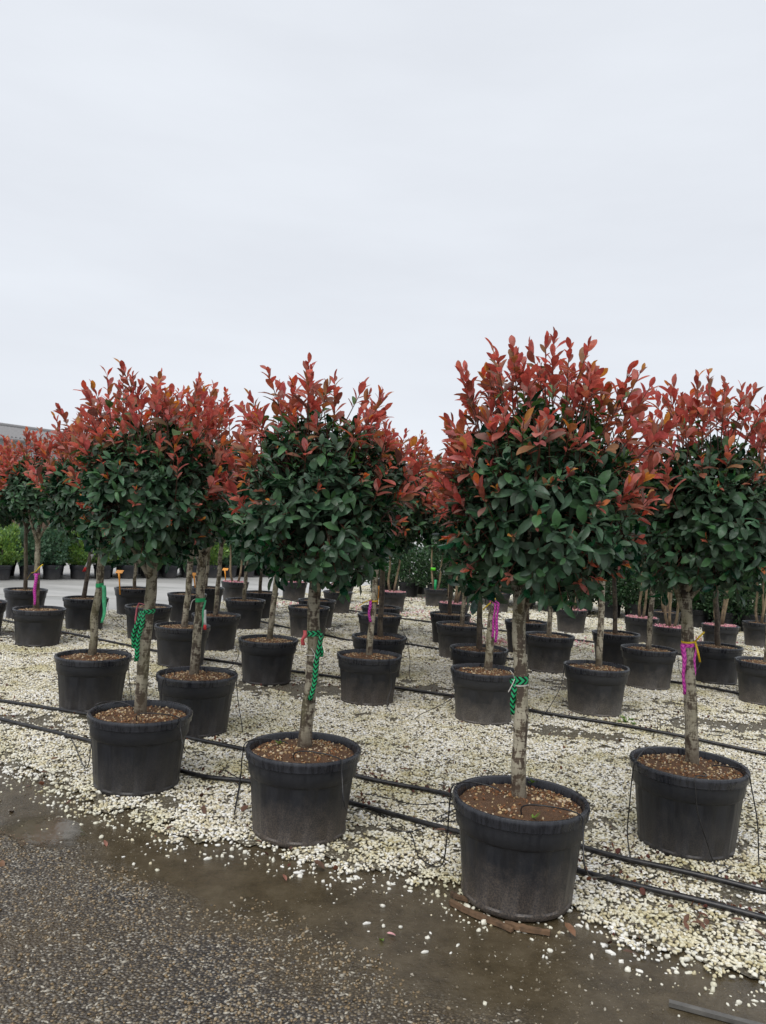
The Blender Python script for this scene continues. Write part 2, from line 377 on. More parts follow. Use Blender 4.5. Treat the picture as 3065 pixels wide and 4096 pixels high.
def edge_dist(px, py):                     # distance to the ragged near edge, positive inside the bed
    w = wob; best = np.full(len(px), 1e9); P = np.column_stack([px, py])
    for i in range(0, len(w)-1, 2):
        j = min(i+2, len(w)-1); a, b2 = w[i], w[j]; d = b2-a; tt = np.clip(((P-a)@d)/(d@d), 0, 1); q = a+tt[:, None]*d
        best = np.minimum(best, np.hypot(*(P-q).T))
    return best
def vnoise(px, py, s, seed):               # cheap smooth value noise
    rg = np.random.default_rng(seed); tab = rg.random((128, 128)); x = px/s+300; y = py/s+300
    i, j = np.floor(x).astype(int), np.floor(y).astype(int); fx, fy = x-i, y-j; fx = fx*fx*(3-2*fx); fy = fy*fy*(3-2*fy)
    T = lambda a, b2: tab[a % 128, b2 % 128]
    return (T(i, j)*(1-fx)+T(i+1, j)*fx)*(1-fy)+(T(i, j+1)*(1-fx)+T(i+1, j+1)*fx)*fy
pts = spline([gnd(x, y, .0) for x, y in [(20, 1745), (95, 1755), (170, 1785), (205, 1830), (130, 1852), (50, 1830), (-5, 1790), (20, 1745)]], 40)[:-1]
o = poly_sheet('puddle', [(p[0]+.008*math.sin(i*.9), p[1]+.015*math.sin(i*1.3)) for i, p in enumerate(pts)], .0085, 'water')
# faint painted line on the far road
a, b2 = gnd(0, 1283), gnd(420, 1300)
d = nrm((b2-a)[:2]); nn = np.array([-d[1], d[0]])*.06
poly_sheet('road_marking', [a[:2]-d*8-nn, b2[:2]-nn, b2[:2]+nn, a[:2]-d*8+nn], .004, 'line_paint')

# ------------------------------------------------------------------ geometry-node scatter of pebbles
def scatter(name, pos, rot, scl, material, clump, palette, size, sub=2, flatten=.62, nvar=7):
    me = bpy.data.meshes.new(name); me.vertices.add(len(pos)); me.vertices.foreach_set('co', np.ascontiguousarray(pos, np.float32).ravel())
    for an, arr in (('rot', rot), ('scl', scl)):
        at = me.attributes.new(an, 'FLOAT', 'POINT'); at.data.foreach_set('value', np.ascontiguousarray(arr, np.float32))
    at = me.attributes.new('idx', 'INT', 'POINT'); at.data.foreach_set('value', np.random.default_rng(5).integers(0, nvar, len(pos)).astype(np.int32))
    me.materials.append(MAT[material])
    o = mobj(name, me)
    ng = bpy.data.node_groups.new(name, 'GeometryNodeTree')
    ng.interface.new_socket('Geometry', in_out='INPUT', socket_type='NodeSocketGeometry'); ng.interface.new_socket('Geometry', in_out='OUTPUT', socket_type='NodeSocketGeometry')
    N = ng.nodes.new; Lk = ng.links.new
    gi, go = N('NodeGroupInput'), N('NodeGroupOutput')
    def rv(dt, lo, hi, seed):
        n = N('FunctionNodeRandomValue'); n.data_type = dt; k = {'FLOAT_VECTOR': 0, 'FLOAT': 1}[dt]
        n.inputs[2*k].default_value = lo; n.inputs[2*k+1].default_value = hi; n.inputs['Seed'].default_value = seed; return n.outputs[k]
    join = N('GeometryNodeJoinGeometry')
    rg = np.random.default_rng(77)
    for k in range(nvar):
        ic = N('GeometryNodeMeshIcoSphere'); ic.inputs['Radius'].default_value = 1; ic.inputs['Subdivisions'].default_value = sub
        ps = N('GeometryNodeInputPosition'); va = N('ShaderNodeVectorMath'); va.operation = 'ADD'; va.inputs[1].default_value = tuple(rg.uniform(-50, 50, 3)); Lk(ps.outputs[0], va.inputs[0])
        nzn = N('ShaderNodeTexNoise'); nzn.inputs['Scale'].default_value = .95; nzn.inputs['Detail'].default_value = 1; Lk(va.outputs[0], nzn.inputs['Vector'])
        su = N('ShaderNodeVectorMath'); su.operation = 'SUBTRACT'; su.inputs[1].default_value = (.5, .5, .5); Lk(nzn.outputs[1], su.inputs[0])
        sm = N('ShaderNodeVectorMath'); sm.operation = 'SCALE'; sm.inputs[3].default_value = 1.25; Lk(su.outputs[0], sm.inputs[0])
        sp_ = N('GeometryNodeSetPosition'); Lk(ic.outputs[0], sp_.inputs['Geometry']); Lk(sm.outputs[0], sp_.inputs['Offset'])
        ss = N('GeometryNodeSetShadeSmooth'); Lk(sp_.outputs[0], ss.inputs[0])
        gr = N('GeometryNodeMeshGrid'); pitch = size*.92
        for s_, v_ in (('Size X', pitch*(clump-1) if clump > 1 else .0001), ('Size Y', pitch*(clump-1) if clump > 1 else .0001)): gr.inputs[s_].default_value = v_
        gr.inputs['Vertices X'].default_value = max(clump, 2); gr.inputs['Vertices Y'].default_value = max(clump, 2)
        src = gr.outputs[0]
        if clump == 1:
            pn = N('GeometryNodePoints'); pn.inputs['Count'].default_value = 1; src = pn.outputs[0]
        jit = N('GeometryNodeSetPosition'); Lk(src, jit.inputs['Geometry']); j_ = size*.42 if clump > 1 else 0.
        Lk(rv('FLOAT_VECTOR', (-j_, -j_, -size*.16), (j_, j_, size*.30), k), jit.inputs['Offset'])
        ip = N('GeometryNodeInstanceOnPoints'); Lk(jit.outputs[0], ip.inputs['Points']); Lk(ss.outputs[0], ip.inputs['Instance'])
        er = N('FunctionNodeEulerToRotation'); Lk(rv('FLOAT_VECTOR', (-.45, -.45, 0), (.45, .45, 6.28), k+20), er.inputs[0]); Lk(er.outputs[0], ip.inputs['Rotation'])
        s0 = size*.5
        Lk(rv('FLOAT_VECTOR', (s0*.50, s0*.42, s0*flatten*.5), (s0*1.45, s0*1.08, s0*flatten*1.2), k+40), ip.inputs['Scale'])
        st = N('GeometryNodeStoreNamedAttribute'); st.data_type = 'FLOAT_COLOR'; st.domain = 'INSTANCE'; st.inputs['Name'].default_value = 'tint'
        cr = N('ShaderNodeValToRGB'); cr.color_ramp.interpolation = 'LINEAR'; e = cr.color_ramp.elements
        while len(e) < len(palette): e.new(.5)
        for i, (p_, c_) in enumerate(palette): e[i].position = p_; e[i].color = (*c_, 1)
        Lk(rv('FLOAT', 0., 1., k+60), cr.inputs[0]); Lk(ip.outputs[0], st.inputs['Geometry'])
        Lk(cr.outputs[0], [s_ for s_ in st.inputs if s_.name == 'Value' and s_.enabled][0])
        ri = N('GeometryNodeRealizeInstances'); Lk(st.outputs[0], ri.inputs[0])
        smt = N('GeometryNodeSetMaterial'); smt.inputs['Material'].default_value = MAT[material]; Lk(ri.outputs[0], smt.inputs[0])
        gt = N('GeometryNodeGeometryToInstance'); Lk(smt.outputs[0], gt.inputs[0]); Lk(gt.outputs[0], join.inputs[0])
    fin = N('GeometryNodeInstanceOnPoints'); Lk(gi.outputs[0], fin.inputs['Points']); Lk(join.outputs[0], fin.inputs['Instance']); fin.inputs['Pick Instance'].default_value = True
    def attr(an, dt):
        n = N('GeometryNodeInputNamedAttribute'); n.data_type = dt; n.inputs[0].default_value = an; return n.outputs[0]
    Lk(attr('idx', 'INT'), fin.inputs['Instance Index'])
    cx = N('ShaderNodeCombineXYZ'); Lk(attr('rot', 'FLOAT'), cx.inputs[2]); er = N('FunctionNodeEulerToRotation'); Lk(cx.outputs[0], er.inputs[0]); Lk(er.outputs[0], fin.inputs['Rotation'])
    Lk(attr('scl', 'FLOAT'), fin.inputs['Scale']); Lk(fin.outputs[0], go.inputs[0])
    md = o.modifiers.new('scatter', 'NODES'); md.node_group = ng
    return o
def in_view(x, y, margin=.9): return (y > 1.6) & (np.abs(x) < .56*y+margin)

PEB = [(0., (.09, .075, .06)), (.07, (.24, .21, .17)), (.15, (.50, .44, .28)), (.34, (.64, .58, .43)), (.6, (.74, .71, .61)), (.88, (.82, .80, .74)), (1., (.66, .66, .66))]
PS = .019
rg = np.random.default_rng(3)
def bare_mask(x, y):                       # places where the bed shows dark mud between the stones
    b1 = vnoise(x, y, .55, 1)*.6+vnoise(x, y, .2, 2)*.4
    f = np.clip((b1-.62)/.08, 0, 1)*.55
    for (u, v_, rx, ry, s) in BARE:
        c_ = gnd(u, v_); f = np.maximum(f, min(1.2*s, .96)*np.clip(1.3-np.hypot((x-c_[0])/rx, (y-c_[1])/ry)-.5*(vnoise(x, y, .18, 4)-.5), 0, 1))
    return f
BARE = [(30, 1372, .9, .5, .8), (40, 1560, .5, .25, .7), (640, 1492, .75, .4, .8), (900, 1490, .6, .35, .75), (1220, 1590, .6, .25, .7), (1570, 1570, .8, .3, .8), (1230, 1480, .5, .4, .6), (900, 1960, .28, .12, .6), (60, 1730, .4, .16, .8), (1160, 2005, .3, .1, .6), (1540, 1360, .9, .5, .4), (760, 1610, .3, .12, .3)]
def bed_points(sp, y0, y1):
    gx, gy = np.meshgrid(np.arange(-12, 14, sp), np.arange(y0, y1, sp)); x = gx.ravel()+rg.uniform(-.3, .3, gx.size)*sp; y = gy.ravel()+rg.uniform(-.3, .3, gx.size)*sp
    k = in_view(x, y) & inside(x, y, BEDA); return x[k], y[k]
# interior: clumps of stones
X, Y = [], []; S_ = []
for sp, y0, y1, sc_ in ((.064, 1.6, 9, 1.), (.092, 9, 14, 1.45), (.13, 14, 26, 2.0)):
    x, y = bed_points(sp, y0, y1); ed = edge_dist(x, y); keep = (rg.random(len(x)) > bare_mask(x, y)) & (ed > .10)
    keep &= (ed > .30) | (rg.random(len(x)) < (ed-.04)*3.6)
    X.append(x[keep]); Y.append(y[keep]); S_.append(np.full(keep.sum(), sc_))
X, Y, S_ = map(np.concatenate, (X, Y, S_))
gv = scatter('gravel', np.column_stack([X, Y, GZ+.003+.004*vnoise(X, Y, .25, 9)]), rg.uniform(0, 6.28, len(X)), S_*rg.uniform(.82, 1.22, len(X)), 'pebble', 4, PEB, PS)
tag(gv, 'loose white and cream pebbles covering the pot standing area', 'gravel', kind='stuff')
# loose single stones: on top, along the ragged edge, strays on the silt
x = rg.uniform(-3.2, 3.6, 90000); y = rg.uniform(1.9, 7., 90000); k = in_view(x, y, .3); x, y = x[k], y[k]
ed = edge_dist(x, y)*np.where(inside(x, y, BEDA), 1, -1)
pr = np.where(ed > .3, .07, np.where(ed > -.03, np.clip(.22+ed*2.2, 0, .8)*(.35+1.1*vnoise(x, y, .1, 6)), np.where(ed > -.55, .045*np.exp(ed*4.5)*(vnoise(x, y, .22, 8) > .35), 0)))
k = rg.random(len(x)) < pr*1.0; x, y, ed = x[k], y[k], ed[k]
lp = scatter('loose_pebbles', np.column_stack([x, y, np.where(ed > .25, GZ+.010, np.where(ed > .1, GZ+.001, .0035+.004*rg.random(len(x))))]), rg.uniform(0, 6.28, len(x)), np.clip(rg.lognormal(-.25, .38, len(x)), .3, 1.6), 'pebble', 1, [(0., (.34, .32, .28)), (.2, (.58, .52, .38)), (.6, (.68, .66, .58)), (1., (.76, .75, .71))], PS, flatten=.75)
tag(lp, 'single white pebbles strewn over the silt and bed edge', 'pebbles', kind='stuff')
# fine grit washed over the silt
gx_ = rg.uniform(-2.6, 1.8, 26000); gy_ = rg.uniform(2.2, 4.8, 26000); d_ = (gx_-AX)*NX+(gy_-AY)*NY
k = in_view(gx_, gy_, .2) & (d_ > -.1) & (d_ < .75) & (rg.random(len(gx_)) < .62*np.clip(vnoise(gx_, gy_, .3, 15)*1.5-.35, .04, 1)); gx_, gy_ = gx_[k], gy_[k]
tag(scatter('silt_grit', np.column_stack([gx_, gy_, np.full(len(gx_), .0045)]), rg.uniform(0, 6.28, len(gx_)), np.clip(rg.lognormal(-.3, .5, len(gx_)), .25, 2.4), 'stone', 1, [(0., (.03, .026, .02)), (.4, (.09, .07, .045)), (.7, (.20, .16, .10)), (.9, (.38, .34, .26)), (1., (.55, .52, .45))], .0085, sub=1, flatten=.6), 'fine grit washed over the brown silt strip', 'grit', kind='stuff')
# stones bedded in the asphalt
x = rg.uniform(-2.8, 1.0, 42000); y = rg.uniform(1.9, 4.6, 42000)
dd_ = (x-AX)*NX+(y-AY)*NY+(vnoise(x, y, .35, 12)-.5)*.3
k = in_view(x, y, .2) & (rg.random(len(x)) < np.clip(.75-dd_*6, 0, 1)*np.clip(.15+1.2*vnoise(x, y, .35, 13), .2, 1)); x, y = x[k], y[k]
ra = scatter('road_aggregate', np.column_stack([x, y, np.full(len(x), .0045)]), rg.uniform(0, 6.28, len(x)), rg.uniform(.45, 1.25, len(x)), 'stone', 1,
             [(0., (.030, .028, .027)), (.3, (.075, .062, .05)), (.5, (.15, .11, .065)), (.7, (.27, .185, .09)), (.85, (.30, .26, .19)), (1., (.46, .43, .36))], .0155, sub=1, flatten=.5)
tag(ra, 'small tan and grey stones bedded in the wet asphalt', 'aggregate', kind='stuff')

# ------------------------------------------------------------------ leaves
def leaf_template(curl, fold, wide, wav):
    ts = [.08, .26, .50, .73, .90]; hw = [.022, .135, .205, .195, .105]
    V = [(0, 0, 0)]
    for tt, w in zip(ts, hw):
        z = -curl*tt*tt + .04*tt
        V += [(tt, -w*wide, z+fold*w*wide+wav*math.sin(tt*7)), (tt, 0, z), (tt, w*wide, z+fold*w*wide-wav*math.sin(tt*7))]
    V.append((1, 0, -curl+.03)); F_ = [(0, 2, 1), (0, 3, 2)]
    for i in range(4):
        a = 1+3*i
        for k_ in (0, 1): F_ += [(a+k_, a+k_+1, a+k_+4), (a+k_, a+k_+4, a+k_+3)]
    F_ += [(13, 14, 16), (14, 15, 16)]
    return np.array(V, float), np.array(F_)
LEAF = [leaf_template(.10, .35, 1., .015), leaf_template(.30, .22, 1.1, -.03), leaf_template(.55, .6, .85, .03), leaf_template(-.10, .75, .85, .0)]
LTRI = LEAF[0][1]
# palette: rgb base colour + share of light let through
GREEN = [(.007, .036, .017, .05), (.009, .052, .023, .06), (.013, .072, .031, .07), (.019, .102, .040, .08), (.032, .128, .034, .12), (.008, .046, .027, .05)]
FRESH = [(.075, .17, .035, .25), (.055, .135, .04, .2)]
RED = [(.44, .080, .070, .40), (.52, .110, .098, .42), (.33, .064, .054, .36), (.62, .175, .155, .40), (.42, .120, .075, .40), (.32, .130, .055, .38), (.26, .080, .058, .34), (.57, .130, .140, .38)]
TIP = [(.60, .15, .045, .38), (.56, .085, .05, .38), (.58, .24, .045, .4), (.52, .11, .08, .36)]
DULL = [(.19, .06, .055, .15), (.23, .10, .09, .15), (.15, .075, .04, .2)]
PAL = np.array(GREEN+FRESH+RED+TIP+DULL); iG, iF, iR, iT, iD = [list(range(a, a+n)) for a, n in ((0, 6), (6, 2), (8, 8), (16, 4), (20, 3))]
LEAF_ME = {}
def leaf_mesh(shape, ci):
    if (shape, ci) not in LEAF_ME:
        v, f_ = LEAF[shape]; LEAF_ME[shape, ci] = trimesh('leaf', v, f_, np.repeat(PAL[ci][None], len(v), 0), 'leaf')
    return LEAF_ME[shape, ci]
class Leaves:
    def __init__(s): s.p, s.a, s.n, s.l, s.sh, s.c = [], [], [], [], [], []
    def add(s, p, a, n, l, sh, c): s.p.append(p); s.a.append(a); s.n.append(n); s.l.append(l); s.sh.append(sh); s.c.append(c)
    def done(s):
        s.p = np.array(s.p); s.a = nrm(s.a); n = np.array(s.n); n = nrm(n-(n*s.a).sum(1, keepdims=True)*s.a); s.n = n; s.l = np.array(s.l); s.sh = np.array(s.sh); s.c = np.array(s.c)
        s.R = np.stack([s.a, np.cross(n, s.a), n], -1); return s
    def mesh(s, idx, name):
        V, T, C = [], [], []; off = 0
        for sh in range(len(LEAF)):
            k = idx[s.sh[idx] == sh]
            if not len(k): continue
            tv = LEAF[sh][0]; v = np.einsum('nij,kj->nki', s.R[k], tv)*s.l[k][:, None, None]+s.p[k][:, None]
            T.append((LTRI[None]+len(tv)*np.arange(len(k))[:, None, None]).reshape(-1, 3)+off); off += len(k)*len(tv)
            V.append(v.reshape(-1, 3)); C.append(np.repeat(PAL[s.c[k]][:, None], len(tv), 1).reshape(-1, 4))
        return trimesh(name, np.concatenate(V), np.concatenate(T), np.concatenate(C), 'leaf')
GA = 2.39996
def basis(d):
    d = nrm(d); ref = np.array([0, 0, 1.]) if abs(d[2]) < .9 else np.array([1., 0, 0]); u = nrm(np.cross(d, ref)); return d, u, np.cross(d, u)
def shoot(Lv, rg, tip, d, m_, spacing, th0, th1, l0, l1, cols, droop, shapes, width_j=.15):
    """leaves spiralling down from the tip of a shoot; upper faces turned to the tip"""
    d, u, w = basis(d); ph = rg.uniform(0, 6.28)
    for k in range(m_):
        q = k/max(m_-1, 1); th = th0+(th1-th0)*q+rg.normal(0, .14); a_ = ph+GA*k+rg.normal(0, .2)
        s_ = math.cos(a_)*u+math.sin(a_)*w; a = d*math.cos(th)+s_*math.sin(th); a = a+np.array([0, 0, -droop*q*rg.uniform(.5, 1.3)])
        n = d+np.array([0, 0, .45])+.28*rg.normal(size=3)
        Lv.add(tip-d*spacing*k, a, n, (l0+(l1-l0)*q)*float(np.clip(rg.normal(1., .22), .45, 1.4)), rg.choice(shapes), cols(q))
def fib(n, rg):
    i = np.arange(n)+.5; z = 1-2*i/n; ph = GA*i+rg.uniform(0, 6); r = np.sqrt(1-z*z); v = np.column_stack([r*np.cos(ph), r*np.sin(ph), z]); return nrm(v+rg.normal(0, .09, (n, 3)))
def crown_leaves(rg, c, rad, top, q=1., red=1., sidered=1., ls=1., flank=5):
    """c centre, rad radii of the clipped green globe, top = height of the highest red shoot"""
    Lv = Leaves(); tw = []
    ph0 = rg.uniform(0, 6, 4)
    def lump(n): return 1+.07*math.sin(3*math.atan2(n[1], n[0])+ph0[0]+2*n[2])+.06*math.sin(5*n[2]+ph0[1]+2*n[0])+rg.normal(0, .035)
    for n in fib(int(370*q), rg):
        if n[2] < -.93: continue
        p = c+n*rad*lump(n)*(np.array([1+.17*max(0, -n[2]), 1+.17*max(0, -n[2]), 1.03]) if n[2] < 0 else 1.)
        up = .75 if n[2] > .2 else (.40 if n[2] > -.3 else .12)
        d = n*.8+np.array([0, 0, up])+rg.normal(0, .22, 3)
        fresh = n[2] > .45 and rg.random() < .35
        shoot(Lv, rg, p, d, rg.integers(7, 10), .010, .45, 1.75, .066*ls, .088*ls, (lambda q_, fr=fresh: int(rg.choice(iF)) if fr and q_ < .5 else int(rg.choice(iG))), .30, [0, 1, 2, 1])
        tw.append((c+n*rad*.55, p))
    for n in fib(int(180*q), rg):           # inner layer
        p = c+n*rad*rg.uniform(.35, .8)
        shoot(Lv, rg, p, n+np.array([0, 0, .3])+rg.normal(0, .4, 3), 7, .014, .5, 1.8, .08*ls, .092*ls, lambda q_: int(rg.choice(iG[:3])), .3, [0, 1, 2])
    # upright red shoots crowding the top
    nr = int(86*q*red); ga = fib(int(nr*2.7), rg); ga = ga[np.argsort(-ga[:, 2])]; fl = ga[int(nr*.86):int(nr*1.9)]; fl = fl[np.abs(fl[:, 0]) > .58]; ga = np.concatenate([ga[:int(nr*.86)], fl[::flank]])
    for n in ga:
        base = c+n*rad*rg.uniform(.82, 1.0)
        room = top+.0-base[2]
        ln_ = float(np.clip(room*rg.uniform(.4, 1.05)*(.50+.50*n[2]**2) if n[2] > .55 else rg.uniform(.10, .26), .08, .40))
        d = nrm(n*np.array([.7, .7, .1])*(1.2 if n[2] < .5 else .8)+np.array([0, 0, 1.])+rg.normal(0, .19, 3)); tip = base+d*ln_
        m_ = int(np.clip(ln_/.024, 6, 12))
        def colr(q_):
            if q_ < .18: return int(rg.choice(iT+iR[:4]))
            if q_ > .85 and rg.random() < .3: return int(rg.choice(iF+iD))
            return int(rg.choice(iR))
        shoot(Lv, rg, tip, d, m_, (ln_*.56)/m_, .28, 1.0, .060*ls, .094*ls, colr, .05, [0, 1, 3, 1])
        tw.append((base-d*.06, tip))
    # small orange-red growth tips and a few sprays on the flanks
    for n in fib(int(85*q*sidered), rg):
        if n[2] > .65 or n[2] < -.72 or rg.random() < (.35 if n[2] > -.1 else .66): continue
        out = 1.0+rg.uniform(.02, .10); p = c+n*rad*out; d = n*.9+np.array([0, 0, .55])+rg.normal(0, .2, 3)
        big = rg.random() < .13
        shoot(Lv, rg, p+nrm(d)*(.06 if big else .02), d, rg.integers(6, 9) if big else rg.integers(4, 6), .012, .25, 1.25 if big else .8, .04*ls, (.078 if big else .052)*ls,
              lambda q_: int(rg.choice(iT)) if q_ < .5 else int(rg.choice(iR+iD)), .12, [0, 1, 2, 3])
        tw.append((c+n*rad*.8, p+nrm(d)*.05))
    return Lv.done(), tw
def twig_mesh(name, tw, r0, r1, material='twig'):
    tw = np.array(tw); A, B = tw[:, 0], tw[:, 1]; d = nrm(B-A); ref = np.where(np.abs(d[:, 2:]) < .9, np.array([[0, 0, 1.]]), np.array([[1., 0, 0]])); u = nrm(np.cross(d, ref)); w = np.cross(d, u)
    V = []
    for P, r in ((A, r0), (B, r1)):
        for k in range(4):
            a = math.pi/2*k; V.append(P+r*(math.cos(a)*u+math.sin(a)*w))
    V = np.stack(V, 1); T = []
    for k in range(4): j = (k+1) % 4; T += [(k, j, 4+j), (k, 4+j, 4+k)]
    T = (np.array(T)[None]+8*np.arange(len(tw))[:, None, None]).reshape(-1, 3)
    return trimesh(name, V.reshape(-1, 3), T, None, material)

# ------------------------------------------------------------------ pots
RIM_R, POT_H, BOT_R = .2915, .42, .233
def lathe(profile, seg, mod=None):
    V, Fc = [], []
    for i, (r, z) in enumerate(profile):
        for k in range(seg):
            a = 2*math.pi*k/seg; rr = r+(mod(i, k) if mod else 0); V.append((rr*math.cos(a), rr*math.sin(a), z))
    for i in range(len(profile)-1):
        for k in range(seg): j = (k+1) % seg; Fc.append((i*seg+k, i*seg+j, (i+1)*seg+j, (i+1)*seg+k))
    return V, Fc
def pot_meshes(seg, tagn, material='pot'):
    rw = lambda z: BOT_R+(.272-BOT_R)*z/.385
    prof = [(BOT_R-.03, .004), (BOT_R-.006, .0), (BOT_R, .008), (rw(.022), .022), (rw(.03), .03), (rw(.15), .15), (rw(.285), .285), (rw(.293)+.001, .293), (rw(.300)+.007, .300), (rw(.34)+.007, .34), (rw(.378)+.007, .378), (rw(.384)+.004, .392), (.266, .392), (.262, .33)]
    def mod(i, k): return -.006 if 4 <= i <= 6 and k % 6 not in (0,) else 0
    V, Fc = lathe(prof, seg, mod); Fc.append(tuple(range(seg))[::-1])
    body = pmesh('pot', V, Fc, material)
    # rolled rim
    rp_ = [(.268, .372), (RIM_R-.012, .368), (RIM_R-.004, .372), (RIM_R-.0035, .385), (RIM_R, .400), (RIM_R, .410), (RIM_R-.004, .4185), (RIM_R-.012, .42), (RIM_R-.021, .416), (RIM_R-.025, .405), (.262, .36), (.268, .372)]
    V, Fc = lathe(rp_, seg); rim = pmesh('rim', V, Fc, 'rim')
    for me in (body, rim):
        if hasattr(me, 'set_sharp_from_angle'): me.set_sharp_from_angle(angle=math.radians(38))
    return body, rim
POT_NEAR = pot_meshes(72, 'near'); POT_FAR = pot_meshes(36, 'far'); POT_DUSTY = pot_meshes(36, 'dusty', 'pot_dusty'); POT_SPLASH = pot_meshes(72, 'splash', 'pot_splashed')
SOIL_Z = .388
def soil_meshes(seed, petals):
    rg = np.random.default_rng(seed); V, Fc = [(0, 0, SOIL_Z+.016)], []; seg = 40
    for i, r in enumerate((.05, .11, .17, .22, .262)):
        for k in range(seg):
            a = 2*math.pi*k/seg; V.append((r*math.cos(a), r*math.sin(a), SOIL_Z+.015-.02*(r/.26)**2+rg.normal(0, .003)))
    for k in range(seg): Fc.append((0, 1+k, 1+(k+1) % seg))
    for i in range(4):
        for k in range(seg): j = (k+1) % seg; a = 1+i*seg; Fc.append((a+k, a+seg+k, a+seg+j, a+j))
    s = pmesh('soil', V, Fc, 'soil')
    n = 900; r = .255*np.sqrt(rg.random(n)); a = rg.uniform(0, 6.28, n); cl = vnoise(r*np.cos(a)+seed*3, r*np.sin(a), .09, seed)
    k = rg.random(n) < np.clip(.25+1.5*(cl-.25), .1, 1); r, a = r[k], a[k]; n = len(r)
    pos = np.column_stack([r*np.cos(a), r*np.sin(a), SOIL_Z+.017-.02*(r/.26)**2]); size = np.clip(rg.lognormal(-5.2, .38, n), .0025, .012)
    cols = np.array([(.46, .33, .17), (.55, .43, .27), (.36, .24, .12), (.26, .12, .05), (.17, .075, .035), (.50, .40, .28), (.22, .10, .045)])[rg.integers(0, 7, n)]*rg.uniform(.85, 1.25, (n, 1))
    ch = lumps(rg, pos, size, .6, cols, 'chips', 'chips')
    pe = None
    if petals:
        n = 330; r = .26*np.sqrt(rg.random(n)); a = rg.uniform(0, 6.28, n); pos = np.column_stack([r*np.cos(a), r*np.sin(a), SOIL_Z+.022+rg.uniform(0, .015, n)])
        cols = np.array([(.80, .36, .42), (.85, .50, .52), (.72, .25, .36), (.70, .42, .36)])[rg.integers(0, 4, n)]
        pe = lumps(rg, pos, rg.uniform(.010, .017, n), .18, cols, 'petals', 'petal')
    return s, ch, pe
SOILS = [soil_meshes(i, False) for i in range(3)]; SOIL_PINK = [soil_meshes(7, True), soil_meshes(8, True)]
def put_pot(root, near, dusty, soil, rot, scale=1.):
    b_, r2 = POT_SPLASH if dusty == 2 else POT_DUSTY if dusty else (POT_NEAR if near else POT_FAR)
    p = mobj('pot', b_, root); p.rotation_euler.z = rot; p.scale = (scale,)*3; mobj('rim', r2, p)
    s, ch, pe = soil; so = mobj('soil', s, root); so.rotation_euler.z = rot*2.3; so.scale = (scale,)*3
    c_ = mobj('soil_chips', ch, so); c_['kind'] = 'stuff'
    if pe: c_ = mobj('fallen_petals', pe, so); c_['kind'] = 'stuff'

